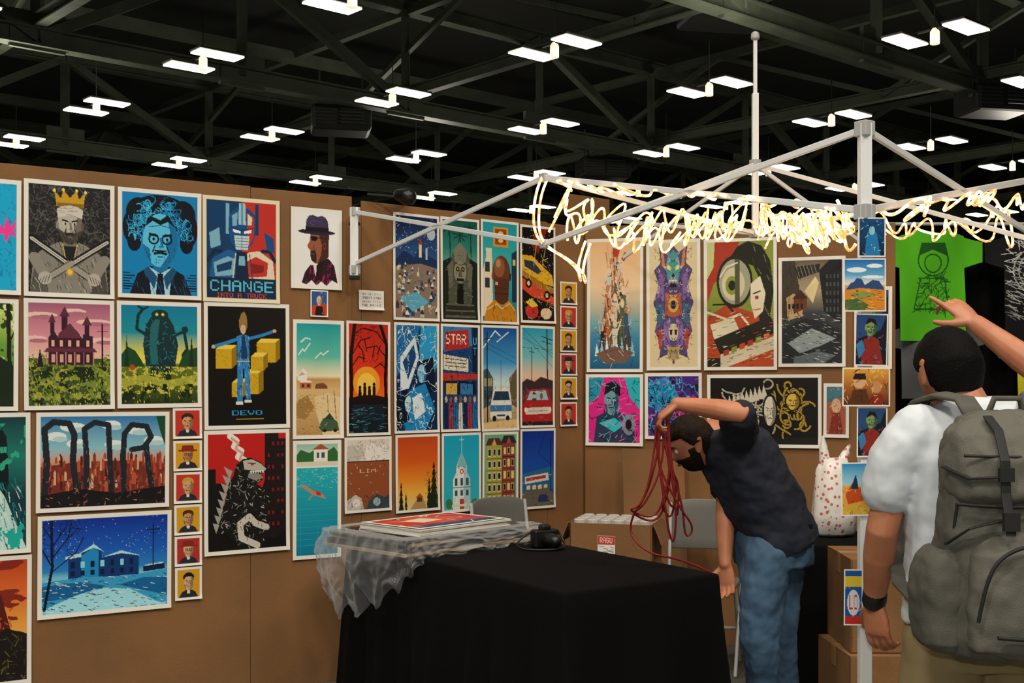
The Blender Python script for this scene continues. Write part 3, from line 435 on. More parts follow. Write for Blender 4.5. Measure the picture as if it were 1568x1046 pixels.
def a_nblue(c):
    c.g([(0,'0c2f8a'),(.5,'1a4fae')]); c.P([(0,.56),(.9,.48),(1,.55),(1,.78),(0,.8)],'2a6a9a'); c.P([(.08,.6),(.82,.56),(.84,.66),(.08,.7)],'d9e4e6'); c.P([(.12,.62),(.74,.59),(.75,.63),(.12,.665)],'c33a2a'); 
    for k in range(4): c.P([(.14+.18*k,.72),(.26+.18*k,.715),(.26+.18*k,.77),(.14+.18*k,.775)],'f0d890')
    c.P([(0,.8),(.8,.76),(1,.84),(1,1),(0,1)],'6a6458'); c.P([(.5,.9),(.56,.85),(.76,.85),(.84,.9),(.84,.95),(.5,.95)],'2a3a6a'); c.L([(.75,0),(.5,.3),(.9,.45)],.01,'0a1430'); c.L([(.9,.1),(.9,.8)],.02,'0a1430'); c.H(['d9e4e6','0a1020'],24,(0,.55,1,1),.06,.008,ang=0,seed=4)
def a_redtower(c):
    c.g([(0,'c9401f'),(.3,'e8702a'),(.6,'f2b04a'),(1,'7a3a1a')]); c.T('8a2a18',2,6,.54,1,c.B(0,0,1,.5)); c.P([(.62,.75),(.68,.42),(.72,.3),(.76,.28),(.8,.42),(.9,.75)],'5a1a14'); c.H(['c9502a'],16,(.66,.35,.86,.7),.04,.01,seed=2); c.P([(.3,1),(.45,.72),(.7,.62),(.8,.56),(1,.62),(1,1)],'1d1512'); c.H(['6a6030','2e3a1a','0c0a08'],90,(.4,.6,1,1),.06,.009,seed=5); c.P([(0,1),(0,.7),(.3,.9),(.5,1)],'0c0a08')
def a_snow(c):
    c.g([(0,'0a2f9a'),(.35,'1a5ec4'),(.55,'2a86d0'),(.62,'7ccbe6'),(1,'0e6fa8')]); c.H(['dfeaf5'],120,(0,0,1,.45),.002,.004,seed=1)
    c.P([(.2,.64),(.2,.4),(.3,.4),(.3,.36),(.4,.3),(.46,.36),(.46,.42),(.62,.38),(.76,.44),(.76,.64)],'0c3a78'); c.P([(.3,.64),(.3,.4),(.4,.32),(.44,.36),(.44,.64)],'1f8fd0'); c.P([(.18,.4),(.3,.37),(.3,.41),(.18,.43)],'bfe8f2'); c.P([(.28,.38),(.4,.28),(.48,.37),(.4,.32)],'bfe8f2'); c.P([(.46,.43),(.62,.37),(.78,.44),(.62,.4)],'bfe8f2')
    for i in range(7): c.B(.22+.078*i,.46,.25+.078*i,.53,'8fe0f4' if i%2 else '0a1c40'); c.B(.22+.078*i,.56,.25+.078*i,.61,'0a1c40')
    c.P([(0,.66),(.3,.63),(.7,.65),(1,.6),(1,1),(0,1)],'3aa4d4'); c.P([(0,.95),(.3,.8),(.5,.76),(.7,.8),(.9,.95),(1,1),(0,1)],'a8e6f4'); c.P([(0,.7),(.3,.68),(.5,.74),(.2,.84),(0,.86)],'1466a4'); c.P([(.6,.74),(.8,.68),(1,.7),(1,.9),(.8,.82)],'1466a4'); c.H(['e0f6fa','0e4f8c','0a2a58'],170,(0,.64,1,1),.03,.005,ang=.2,seed=7)
    c.P([(.8,.56),(.97,.54),(.98,.6),(.8,.62)],'0c2448'); c.P([(.8,.56),(.97,.54),(.96,.525),(.82,.545)],'bfe8f2')
    for p,w in (([(.02,.95),(.08,.5),(.07,.0)],.022),([(.08,.4),(.2,.2),(.22,.05)],.01),([(.08,.5),(.0,.3)],.012),([(.075,.3),(.17,.1)],.01),([(.08,.55),(.26,.36),(.32,.2)],.009),([(.07,.2),(.0,.05)],.008),([(.2,.2),(.28,.1)],.006),([(.88,.56),(.88,.1)],.01),([(.83,.16),(.93,.16)],.008),([(.84,.2),(.92,.2)],.006)): c.L(p,w,'0a1430')
    c.H(['0a1430'],40,(0,0,.32,.4),.07,.004,seed=9)
def fig(c,x,y,s,sk,cl,ar=0):
    c.E(x,y-.055*s,.035*s,.03*s,sk); c.P([(x-.05*s,y-.02*s),(x+.05*s,y-.02*s),(x+.04*s,y+.09*s),(x-.04*s,y+.09*s)],cl); c.L([(x-.02*s,y+.09*s),(x-.03*s,y+.18*s)],.03*s,cl); c.L([(x+.02*s,y+.09*s),(x+.03*s,y+.18*s)],.03*s,cl); c.L([(x-.05*s,y),(x-.1*s,y-.05*s+ar*.1)],.022*s,sk); c.L([(x+.05*s,y),(x+.11*s,y-.04*s-ar*.05)],.022*s,sk)
def a_b1(c):
    c.g([(0,'f0bd86'),(.35,'f5d2a6'),(.55,'b4b8a4'),(.62,'7fb0b4'),(.75,'3f8cb0'),(1,'1c5a84')])
    c.P([(.18,.84),(.26,.66),(.3,.5),(.36,.36),(.5,.24),(.62,.3),(.7,.46),(.76,.62),(.84,.82),(.7,.92),(.3,.93)],'4a4440')
    r=random.Random(8)
    for i in range(34):
        y=.16+.58*i/34; w=.06+.36*(y-.1); x=.5+r.uniform(-w,w); fig(c,x,y,r.uniform(.8,1.25),['e0b48a','c98a64','f0d4b0'][i%3],['8a2f22','3a5a78','d9d2c0','2a2624','b86a3a','5a6a4a'][i%6],r.uniform(-1,1))
    c.L([(.5,.3),(.46,.05)],.012,'2a2624'); c.P([(.46,.05),(.6,.07),(.56,.12),(.47,.12)],'b8402f'); c.P([(.62,.14),(.7,.08),(.74,.12),(.68,.16)],'b8402f')
    for k in range(8): c.P([(.1+.1*k,.9),(.14+.1*k,.8-.03*(k%3)),(.2+.1*k,.9)],['dff0ee','8fc4d4'][k%2])
    c.P([(.12,.88),(.5,.82),(.88,.87),(.72,.95),(.3,.96)],'7a5a4a'); arch(c,.1,.6,.9,1,['dff0ee','123a54','241a18'],70,4,.008); c.H(['241a18'],70,(.24,.25,.78,.9),.03,.007,seed=6)
def a_b2(c):
    c.f('e6d2a4')
    pts=[(.5,.02),(.38,.08),(.2,.03),(.24,.16),(.1,.22),(.2,.34),(.08,.48),(.18,.6),(.1,.72),(.24,.8),(.2,.93),(.36,.9),(.5,.98)]
    c.P(pts+mir(pts)[::-1],'5a4a7c')
    def both(p,col): c.P(p,col); c.P(mir(p),col)
    both([(.5,.06),(.4,.1),(.34,.2),(.4,.32),(.5,.36)],'4f9a9a'); both([(.3,.08),(.24,.04),(.26,.18),(.34,.22)],'d98a4a'); both([(.2,.24),(.32,.26),(.3,.44),(.16,.44)],'8a6aa8'); both([(.34,.4),(.5,.42),(.5,.6),(.32,.58)],'b8603f'); both([(.14,.5),(.3,.48),(.28,.66),(.16,.64)],'3f6a8a'); both([(.3,.64),(.44,.62),(.46,.86),(.3,.82)],'8a6aa8'); both([(.16,.7),(.28,.7),(.26,.84),(.2,.86)],'b8402f')
    both([(.38,.17),(.46,.2),(.46,.23),(.38,.21)],'f4e27a'); both([(.5,.24),(.46,.27),(.5,.29)],'2a2040'); c.P([(.4,.3),(.6,.3),(.56,.36),(.44,.36)],'2a1830')
    for k in range(6): c.P([(.41+.03*k,.3),(.425+.03*k,.33),(.44+.03*k,.3)],'f4ead0')
    c.E(.5,.5,.11,.06,'e0b04a'); c.E(.5,.5,.06,.035,'2a2040'); c.E(.5,.72,.1,.07,'d9c9a0'); both([(.42,.7),(.48,.7),(.47,.74),(.43,.74)],'1d1830'); c.P([(.36,.84),(.64,.84),(.6,.94),(.4,.94)],'b8a050')
    r=random.Random(3)
    for i in range(150):
        x=r.uniform(.1,.5);y=r.uniform(.05,.95);a=r.uniform(0,3.14);l=.04; col=['1d1830','1d1830','efe0c0','a890c8'][i%4]
        p=[(x,y),(x+l*math.cos(a),y+l*math.sin(a)*.5),(x+l*math.cos(a+.8)*1.4,y+l*math.sin(a+.8)*.7)]; c.L(p,.009,col); c.L(mir(p),.009,col)
def a_b3(c):
    c.f('8a9a3a'); c.P([(0,0),(.5,0),(.34,.2),(.1,.34),(0,.5)],'b03a24'); c.P([(0,0),(.12,0),(.1,.2),(0,.3)],'c9d08a'); c.P([(.0,.6),(.3,.5),(1,.62),(1,1),(0,1)],'b84a22')
    c.P([(.36,.12),(.46,.04),(.62,.0),(.82,.04),(.95,.16),(1,.4),(.94,.62),(.8,.66),(.74,.5),(.82,.34),(.7,.2)],'1f2018'); c.E(.42,.32,.27,.21,'22251b'); c.E(.42,.32,.235,.18,'a8a890'); c.E(.4,.34,.17,.13,'dbd2aa'); c.E(.38,.35,.1,.075,'8a9a3a'); c.E(.38,.35,.055,.04,'1f2018'); c.P([(.42,.14),(.5,.14),(.5,.5),(.42,.5)],'55583f'); c.L([(.2,.28),(.3,.2),(.46,.17)],.02,'f0ead0')
    c.P([(.66,.34),(.8,.28),(.88,.42),(.84,.56),(.72,.62),(.66,.5)],'ece2c4'); c.L([(.7,.42),(.8,.4)],.02,'1f2018'); c.E(.75,.45,.03,.015,'b03a24'); c.L([(.72,.55),(.8,.54)],.015,'b03a24'); c.H(['4a4c38','8a8c6a'],30,(.6,.02,.98,.6),.12,.008,ang=1.1,seed=3,m=c.P([(.6,.0),(1,.1),(1,.6),(.86,.6),(.84,.3),(.7,.2)]))
    c.P([(.05,.66),(.4,.6),(.5,.72),(.12,.8)],'e6dcbc'); c.P([(.1,.78),(.95,.6),(1,.66),(1,.74),(.2,.9)],'1f2018'); c.P([(.2,.9),(1,.76),(1,.86),(.3,1),(.2,1)],'d9ceae'); 
    for k in range(6): c.P([(.25+.12*k,.87-.025*k),(.33+.12*k,.855-.025*k),(.33+.12*k,.9-.025*k),(.25+.12*k,.915-.025*k)],['b03a24','8a9a3a','c9502a'][k%3])
    c.L([(.0,.56),(.3,.62),(.5,.58),(.62,.66)],.035,'ece2c4'); c.L([(.1,.5),(.3,.5),(.4,.56)],.03,'1f2018'); c.B(0,.93,.2,1,'1f2018'); c.H(['1f2018','ece2c4','1f2018','c9502a'],130,(0,.54,1,1),.07,.007,ang=-.2,seed=6)
def a_b4(c):
    c.g([(0,'6a5c48'),(.3,'b0a080'),(.5,'3a4046'),(1,'101418')]); c.P([(0,.0),(.22,.0),(.3,.3),(.34,.5),(0,.62)],'3f382f'); c.P([(.62,.1),(.8,0),(1,0),(1,.62),(.7,.5)],'12171d'); c.P([(.22,.06),(.64,.04),(.62,.12),(.28,.18)],'20242a')
    for k in range(6): c.L([(.24+.06*k,.05),(.3+.06*k,.16)],.012,'8a8470')
    c.P([(.38,.3),(.56,.16),(.62,.22),(.52,.42)],'f0dca8'); c.P([(.08,.36),(.2,.32),(.34,.36),(.36,.54),(.1,.58)],'c9a878'); c.P([(.2,.36),(.3,.3),(.42,.36),(.42,.46),(.2,.52)],'7a3f2a'); c.P([(.18,.37),(.31,.28),(.44,.37)],'4a2a20')
    for i in range(4): c.B(.11+.07*i,.42,.145+.07*i,.47,'1c1a1a')
    for i in range(4): 
        for j in range(5): c.B(.74+.06*i,.14+.08*j,.765+.06*i,.18+.08*j,'4a5560')
    c.P([(0,.66),(.4,.56),(.7,.6),(1,.7),(1,1),(0,1)],'1c242c'); c.P([(.1,.8),(.5,.66),(.9,.76),(.6,.84),(.3,.9)],'93a0a4'); c.P([(.2,.94),(.6,.88),(.9,.92),(.7,1),(.2,1)],'5a6a74'); c.H(['d9dccc','0c1014','0c1014','7f8c92'],180,(0,.52,1,1),.06,.008,ang=.25,seed=3); c.H(['0c1014','2a2620'],60,(0,0,.35,.6),.07,.008,ang=1.4,seed=5)
def a_b5(c):
    c.f('e0288e'); c.P([(0,0),(.3,0),(.2,.3),(0,.4)],'1a9ab4'); c.P([(.7,0),(1,0),(1,.5),(.8,.3)],'2ab8c4'); c.P([(.1,1),(.16,.6),(.4,.5),(.64,.54),(.86,.66),(.92,1)],'2c3a58'); c.face(.45,.36,.14,.22,'6fa0b0','2c5a74','140f1c'); c.P([(.3,.28),(.34,.1),(.5,.06),(.62,.14),(.62,.3),(.45,.2)],'140f1c'); c.P([(.2,.7),(.5,.62),(.7,.72),(.5,.84)],'37c4d0'); c.E(.78,.72,.12,.16,'8a8a9a'); c.E(.78,.72,.06,.08,'140f1c'); arch(c,0,0,1,1,['140f1c','37c4d0','140f1c','f878b8'],110,4,.014)
def a_b6(c):
    c.f('4a2a8a'); c.P([(0,.1),(.4,0),(.6,.3),(.3,.6),(0,.5)],'1a8ac4'); c.P([(.5,.5),(.9,.3),(1,.8),(.6,1)],'c92a92'); c.R('120f24',4,3,.05,2); c.R('48c4e0',3,3,.03,8); arch(c,0,0,1,1,['120f24','48c4e0','e84ab0'],80,7,.016)
def a_b7(c):
    c.f('0b0b0c')
    def rib(cx,cols,seed,n,sx):
        r=random.Random(seed)
        for i in range(n):
            a=r.uniform(0,6.28); x=cx+r.gauss(0,sx*.3); y=.48+r.gauss(0,.13); p=[(x,y)]; da=r.uniform(-.6,.6)
            for k in range(9): a+=da; da+=r.uniform(-.25,.25); x+=math.cos(a)*.022; y+=math.sin(a)*.036; p.append((x,y))
            c.L(p,.024,'0b0b0c'); c.L(p,.014,cols[0]); c.L(p,.004,cols[1])
    rib(.34,('d6cfba','55503f'),3,34,.34); rib(.76,('d0ac3a','6a5210'),5,30,.24)
    for k in range(9): c.P([(.5-.04*k,.1+.02*k),(.54-.04*k,.3+.02*k),(.48-.04*k,.3+.02*k)],'d6cfba')
    c.E(.56,.5,.07,.26,'0b0b0c'); c.face(.56,.5,.055,.22,'e2dac6','8a836f','0b0b0c'); c.E(.77,.36,.075,.14,'0b0b0c'); c.face(.77,.36,.06,.12,'e0bc4a','8a6a18','0b0b0c'); c.B(.2,.95,.55,.97,'3a8aa8')
def a_b8(c):
    c.f('a8604a'); c.P([(0,0),(1,0),(1,.2),(0,.35)],'4a7a8a'); c.E(.5,.4,.25,.15,'e0b48a'); c.P([(.1,1),(.3,.55),(.7,.55),(.9,1)],'8a2f22'); arch(c,0,0,1,1,['241814','e0b48a','4a7a8a'],50,3,.03)
def a_zomb(c):
    c.f('151a26'); c.P([(0,0),(1,0),(.8,.3),(0,.5)],'2a4a7a'); c.P([(.15,1),(.25,.5),(.5,.4),(.75,.5),(.9,1)],'8a2a20'); c.face(.48,.27,.2,.16,'7a9a5a','3f5a34','0c0c10'); c.P([(.28,.2),(.4,.06),(.62,.08),(.7,.22),(.5,.14)],'1a1414'); c.P([(.0,.6),(.2,.5),(.3,.7),(.1,.9)],'3a7ab0'); arch(c,0,.35,1,1,['b03024','3a8ac4','0c0c10','0c0c10'],40,5,.022)
def a_mesa(c):
    c.g([(0,'1f6ab8'),(.3,'5fa8d4'),(.48,'e6e8d8'),(.52,'d9a46a')]); c.E(.3,.2,.25,.05,'eef4f4'); c.E(.75,.12,.2,.04,'eef4f4'); c.E(.7,.34,.28,.03,'eef4f4'); c.P([(.02,.6),(.14,.46),(.22,.44),(.3,.36),(.42,.38),(.5,.5),(.58,.46),(.7,.4),(.86,.42),(.98,.56),(1,.66),(0,.66)],'2f4a7a'); c.P([(0,.6),(.4,.56),(1,.6),(1,1),(0,1)],'d9882a'); c.P([(.1,.66),(.5,.62),(.8,.7),(.4,.8)],'8a9a4a'); c.P([(.0,.8),(.3,.76),(.6,.9),(.5,1),(0,1)],'4a6a3a'); c.H(['2a3a2a','f0c060','b8542a'],50,(0,.6,1,1),.09,.015,ang=.1,seed=3)
def a_ridersb(c):
    c.g([(0,'e0a03a'),(.5,'a8602a'),(1,'3a2418')]); c.E(.35,.35,.14,.2,'d9a878'); c.P([(.2,.3),(.25,.12),(.48,.12),(.5,.3)],'2a1812'); c.P([(.12,1),(.2,.6),(.5,.55),(.6,1)],'5a3018'); c.E(.72,.5,.12,.17,'c98a5a'); c.P([(.55,1),(.62,.72),(.85,.7),(.95,1)],'8a2a1a'); arch(c,0,0,1,1,['241610','f0c870'],40,3,.018)
def a_blpc(c):
    c.g([(0,'0f4a7a'),(1,'0a2440')]); c.P([(.2,1),(.3,.4),(.5,.2),(.7,.4),(.85,1)],'1f7ab4'); c.E(.5,.32,.12,.12,'8fc4dc'); arch(c,0,0,1,1,['0a1020','2a8ac4','d9e6ea'],40,5,.02)
def a_beachpc(c):
    c.g([(0,'1f8ac4'),(.4,'9fd4e0'),(.45,'e9a04a'),(1,'d9b03a')]); c.P([(.1,.6),(.4,.35),(.6,.5),(.9,.4),(1,.7),(.2,.8)],'c9501f'); c.P([(.3,.5),(.5,.2),(.6,.5)],'12344a'); arch(c,0,.4,1,1,['12344a','f0d870'],30,5,.02)
def a_pack(c):
    c.f('1a5aa8'); c.B(0,.1,1,.3,'e9c93a'); c.E(.5,.6,.38,.24,'e0e6ea'); c.txt('LO',.25,.45,.55,.28,'c9302a'); c.B(0,.85,1,1,'c9302a'); c.H(['e9c93a'],10,(0,.3,1,.85),.2,.03,seed=2)
def a_sign(c):
    c.f('efeee8')
    for i,(t) in enumerate(('NO ACCEPT','CREDIT CARD','CREDIT CARDS','THE PRINT')): c.txt(t,.08,.1+.21*i,.84,.13,'2a2a30')
def a_small(c):
    c.f('2a5a9a'); c.P([(0,.6),(1,.5),(1,1),(0,1)],'c9402a'); c.face(.5,.38,.18,.2,'e0c9a0','a87a50','1c1414'); c.P([(.2,1),(.3,.62),(.7,.62),(.8,1)],'0f0f14'); arch(c,0,0,1,1,['0f0f14','e0c9a0'],20,3,.02)
# ---------------- walls
A0=V((-2.215,5.085,0));A1=V((-.81,5.98,0));A2=V((.432,7.0,0));B1=V((2.09,6.43,0))
WL={'A':(A0,(A1-A0)),'C':(A1,(A2-A1)),'B':(A2,(B1-A2))}
def wpt(w,s,off,z):
    o,d=WL[w]; d=d.normalized(); n=V((d.y,-d.x,0)); return o+d*s+n*off+V((0,0,z))
def wrot(w): d=WL[w][1]; return math.atan2(d.y,d.x)
def wallpanels(name,w,segs):
    bm=bmesh.new(); d=WL[w][1].normalized(); n=V((d.y,-d.x,0))
    for s0,s1,h,off in segs:
        c=wpt(w,(s0+s1)/2,-.012+off,h/2); quadbox(bm,c,d*(s1-s0)/2,n*.006,V((0,0,h/2)))
    return mk(name,bm,M_card,smooth=False,bevel=.002)
wallpanels('wall_left','A',[(-2.6,-1.352,2.44,0),(-1.35,-.102,2.45,0),(-.1,1.128,2.455,0),(1.13,1.664,2.45,0)])
wallpanels('wall_center','C',[(.0,.055,2.40,0),(.057,1.32,2.435,0),(1.322,1.6,2.43,0)])
wallpanels('wall_right','B',[(.002,.75,2.43,0),(.752,1.76,2.38,0)])
bm=bmesh.new(); quadbox(bm,V((.46,7.06,1.31)),V((.13,.11,0)),V((.005,-.006,0)),V((0,0,1.31))); mk('cardboard_panel',bm,M_card,smooth=False,bevel=.002)
rr=random.Random(11)
def poster(w,s0,s1,zt,zb,fn,b=.02,bc='f2efe6',name='art_poster',off=.004,tilt=None,curl=1):
    W_=s1-s0;H_=zt-zb; c=Cv(W_,H_,b); fn(c); c.border(bc)
    k=rr.uniform(.3,1)*curl; k2=rr.uniform(.3,1)*curl
    def yf(x,z): return -(.016*k*np.clip(-z-.7,0,1)**1.3*(1+np.clip(x,0,1)*k2)+.012*k2*np.clip(np.abs(x)-.85,0,1)*np.clip(-z,0,1))
    me=c.mesh(name,yf=yf); o=link(name,me); o.location=wpt(w,(s0+s1)/2,off,(zt+zb)/2)
    o.rotation_euler=(0,(tilt if tilt is not None else rr.uniform(-.006,.006)),wrot(w)); return o
PL=[('A',-.31,.085,2.384,1.885,a_cyan),('A',.096,.482,2.396,1.882,a_king),('A',.497,.883,2.395,1.892,a_bport),('A',.889,1.273,2.393,1.889,a_change),('A',1.331,1.604,2.373,1.970,a_hat),
('A',-.31,.074,1.866,1.381,a_forest),('A',.096,.482,1.874,1.383,a_pink),('A',.494,.883,1.878,1.387,a_robot),('A',.896,1.324,1.887,1.28,a_blocks),('A',1.341,1.615,1.816,1.223,a_beach),('A',1.622,1.887,1.818,1.232,a_redtree),
('C',.249,.539,1.82,1.237,a_blue1),('C',.548,.815,1.821,1.237,a_theater),('C',.826,1.094,1.824,1.233,a_van),('C',1.106,1.367,1.83,1.245,a_poles),
('C',.243,.539,2.395,1.832,a_night),('C',.548,.812,2.40,1.833,a_temple),('C',.822,1.094,2.41,1.832,a_bald),('C',1.106,1.373,2.405,1.846,a_yellow),
('A',-.35,.124,1.372,.76,a_fall),('A',.146,.731,1.37,.928,a_giants),
('A',.896,1.324,1.276,.681,a_kaiju),('A',1.341,1.6,1.216,.626,a_pool),('A',1.611,1.895,1.225,.84,a_brown),('C',.258,.543,1.23,.82,a_orange),('C',.556,.824,1.23,.80,a_church),('C',.833,1.091,1.228,.79,a_town),('C',1.106,1.373,1.24,.78,a_nblue),
('A',-.35,.128,.752,.19,a_redtower),('A',.152,.741,.912,.458,a_snow),
('B',.016,.356,2.355,1.566,a_b1),('B',.376,.693,2.335,1.576,a_b2),('B',.712,1.125,2.327,1.575,a_b3),('B',1.133,1.498,2.207,1.592,a_b4),('B',.008,.356,1.554,1.131,a_b5),('B',.366,.701,1.56,1.175,a_b6),('B',.731,1.369,1.55,1.136,a_b7),('B',1.379,1.516,1.5,1.198,a_b8),('B',1.544,1.743,2.031,1.579,a_zomb)]
for p in PL:
    w=p[0]
    if w=='A' and p[1]>1.6: p=('C',p[1]-1.664+.002,p[2]-1.664+.002)+p[3:]
    bc='efe4c4' if p[5] is a_change else 'f2efe6'
    poster(*p[:5],p[5],b=.018 if p[0]!='C' else .014,bc=bc)
hd=[('d8a01f','c98a5a','2a1c14'),('c9372a','d9a070','3a2418'),('d8a01f','d9b08a','1c1614'),('b8322a','e0b48a','8a8a88'),('d8a01f','c9956a','4a2a18'),('c9372a','d8a878','c8a040')]
zs=[(1.384,1.24),(1.231,1.089),(1.083,.937),(.930,.789),(.783,.643),(.637,.484)]
for i,(zt,zb) in enumerate(zs):
    h=hd[(i*5+1)%6] if i else hd[1]; poster('A',.748+.002*i,.886,zt,zb,a_head(*h,seed=i,hat='8a2a22' if i in(1,4) else None),b=.012,name='portrait_print')
zs=[(2.096,1.962),(1.954,1.821),(1.817,1.683),(1.676,1.546),(1.538,1.405),(1.389,1.248)]
for i,(zt,zb) in enumerate(zs):
    h=hd[(i*5)%6]; poster('C',1.409,1.543,zt,zb,a_head(*h,seed=i+9,hat='2a2a2a' if i in(3,) else None),b=.01,name='portrait_print')
poster('A',1.434,1.529,1.965,1.832,a_small,b=.006,name='postcard_print'); poster('C',.034,.185,1.977,1.877,a_sign,b=.004,name='paper_sign')
# ---------------- floor / ceiling / hall shell
bm=bmesh.new(); box(bm,(0,25,-.05),(120,120,.1)); mk('floor',bm,mat('concrete','55564f',.55,noise=('65665c',1.2),bump=.1,bscale=20),smooth=False)
M_dark=mat('roof_deck','15160f',.9,noise=('1b1c14',.5))
bm=bmesh.new(); box(bm,(0,25,13.9),(120,120,.2)); mk('ceiling',bm,M_dark,smooth=False)
bm=bmesh.new(); box(bm,(0,78,6.8),(120,.3,13.6)); mk('wall_back',bm,mat('hall_wall','0e0e0c',.9,noise=('141410',.4)),smooth=False)
M_steel=mat('painted_steel','4f5447',.6,noise=('43483c',1.5),spec=.2)
e1=V((.757,.653,0));e2=V((-.669,.743,0)); O=V((-7.2,27.4,0)); S1=5.36;S2=6.12
for j in range(-4,7,1):
    bm=bmesh.new(); o=O+e2*S2*(j+.5)
    big=j%2==0
    if big:
        for z in (9.7,12.7):
            for dz in (-.2,.2): bar(bm,o-e1*45+V((0,0,z+dz)),o+e1*60+V((0,0,z+dz)),.42,.05)
            bar(bm,o-e1*45+V((0,0,z)),o+e1*60+V((0,0,z)),.08,.4)
        for i in range(-8,11):
            p=o+e1*S1*(i+.5)
            bar(bm,p+V((0,0,9.7)),p+V((0,0,12.7)),.24)
            if i%2: bar(bm,p+V((0,0,9.7)),p+e1*S1+V((0,0,12.7)),.26)
            else: bar(bm,p+e1*S1+V((0,0,9.7)),p+V((0,0,12.7)),.26)
            quadbox(bm,p+V((0,0,9.85)),e1*.65,e2*.06,V((0,0,.45)))
    else:
        bar(bm,o-e1*45+V((0,0,12.4)),o+e1*60+V((0,0,12.4)),.3,.36)
    mk('roof_truss',bm,M_steel,smooth=False)
for i in range(-5,9,2):
    bm=bmesh.new(); o=O+e1*S1*(i+.5)
    z=10.1
    for dz in (-.14,.14): bar(bm,o-e2*30+V((0,0,z+dz)),o+e2*55+V((0,0,z+dz)),.28,.04)
    bar(bm,o-e2*30+V((0,0,z)),o+e2*55+V((0,0,z)),.06,.26)
    bar(bm,o-e2*30+V((0,0,z+2.4)),o+e2*55+V((0,0,z+2.4)),.25,.25)
    for k in range(-6,11):
        p=o+e2*S2*k
        if k%2: bar(bm,p+V((0,0,z)),p+e2*S2+V((0,0,z+2.4)),.16)
        else: bar(bm,p+e2*S2+V((0,0,z)),p+V((0,0,z+2.4)),.16)
    mk('roof_beam',bm,M_steel,smooth=False)
# high-bay fluorescent fixtures
M_tubeL=mat('fluorescent','ffffff',.5,emit='fff6dc',es=9)
M_house=mat('emissive_lamp_housing','e8e6da',.5,emit='fff0cc',es=.9); M_rod=mat('dark_rod','161611',.7)  # ballast housing is no lamp; its lit look is put in as emission
def lampmesh():
    bm=bmesh.new()
    for k in (-1,1):
        c=V(e2*(-.70*k)); quadbox(bm,c,e1*.54,e2*.24,V((0,0,.015)),0)
        quadbox(bm,c+V((0,0,.05)),e1*.56,e2*.26,V((0,0,.02)),2)
    quadbox(bm,V((0,0,.12)),e1*.03,e2*.6,V((0,0,.02)),2)
    loft(bm,[((0,0,-.2),(.10,0,0),(0,.10,0)),((0,0,.06),(.10,0,0),(0,.10,0)),((0,0,.14),(.05,0,0),(0,.05,0))],14,mi=1)
    bar(bm,(0,0,.1),(0,0,1.2),.02,mi=2)
    bmesh.ops.recalc_face_normals(bm,faces=bm.faces[:])
    me=bpy.data.meshes.new('ceiling_lamp'); bm.to_mesh(me); bm.free(); me.materials.append(M_tubeL); me.materials.append(M_house); me.materials.append(M_rod); return me
LM=lampmesh(); M_tubeL.cycles.emission_sampling='NONE'; M_house.cycles.emission_sampling='NONE'
for i in range(-4,9):
    for j in range(-4,7):
        p=O+e1*S1*i+e2*S2*j
        if p.y<14 or p.y>66 or abs(p.x)>.52*p.y+3: continue
        o=link('ceiling_lamp',LM); o.location=(p.x,p.y,9.0)
# air units hanging in the roof
M_unit=mat('unit_metal','131411',.6); M_vent=mat('vent_slats','33352f',.5)
for (x,y,z,s) in ((-5.1,35,9.2,1.6),(5.2,29,10.6,1.8),(13.5,33,9.3,1.6),(3.4,44,9.4,1.7)):
    e=empty('air_handling_unit',(x,y,z)); bm=bmesh.new()
    box(bm,(x,y,z+.1),(s*1.1,s*.8,.75),.2); mk('housing',bm,M_unit,e,False,bevel=.12)
    bm=bmesh.new()
    for k in range(5): box(bm,(x+.3+.09*s,y-.43*s,z-.1+.1*k),(s*.42,.05,.035),.2); box(bm,(x-.3-.02*s,y-.46*s,z-.1+.1*k),(s*.42,.05,.035),.2)
    for k in (-.4,.4): bar(bm,(x+k*s,y,z+.4),(x+k*s,y,z+1.6),.05)
    mk('vent_slats',bm,M_vent,e,False)
# ---------------- canopy frame
M_al=mat('white_powdercoat','e8eaea',.35); M_joint=mat('grey_nylon','b4b6b6',.5); M_blk=mat('black_plastic','101011',.4)
fr=empty('canopy_frame',(1.02,3.4,0))
P=V((-.79,5.9,0));Q=V((1.02,3.4,0));R_=V((3.17,5.8,0));C=V((1.2,5.8,0)); mPQ=(V((-.77,5.8,0))+Q)/2; mQR=(Q+R_)/2
def at(p,z): return V((p.x,p.y,z))
bm=bmesh.new()
bar(bm,at(Q,0),at(Q,2.25),.034); bar(bm,at(P,2.04),at(P,2.38),.04); bar(bm,at(R_,0),at(R_,2.3),.036)
W1,H1=.012,.02
bar(bm,at(P,2.36),at(mPQ,2.045),W1,H1); bar(bm,at(P,2.1),at(mPQ,2.305),W1,H1)
bar(bm,at(mPQ,2.305),at(Q,2.0),W1,H1); bar(bm,at(mPQ,2.045),at(Q,2.235),W1,H1)
bar(bm,at(Q,2.235),at(mQR,2.045),W1,H1); bar(bm,at(Q,2.0),at(mQR,2.31),W1,H1)
bar(bm,at(mQR,2.045),at(R_,2.28),W1,H1); bar(bm,at(mQR,2.31),at(R_,2.0),W1,H1)
for m in (mPQ,mQR):
    bar(bm,at(m,2.305),at(C,2.24),W1,H1); bar(bm,at(m,2.045),at(C,2.58),W1,H1)
bar(bm,at(C,2.22),at(C,2.93),.03); bar(bm,at(C,2.93),at(C,3.2),.018)
for q in (V((.62,6.55,0)),V((1.9,6.2,0))): bar(bm,at(q,2.2),at(C,2.58),W1,H1); bar(bm,at(q,2.4),at(C,2.24),W1,H1)
mk('tubes',bm,M_al,fr,False,bevel=.002)
bm=bmesh.new()
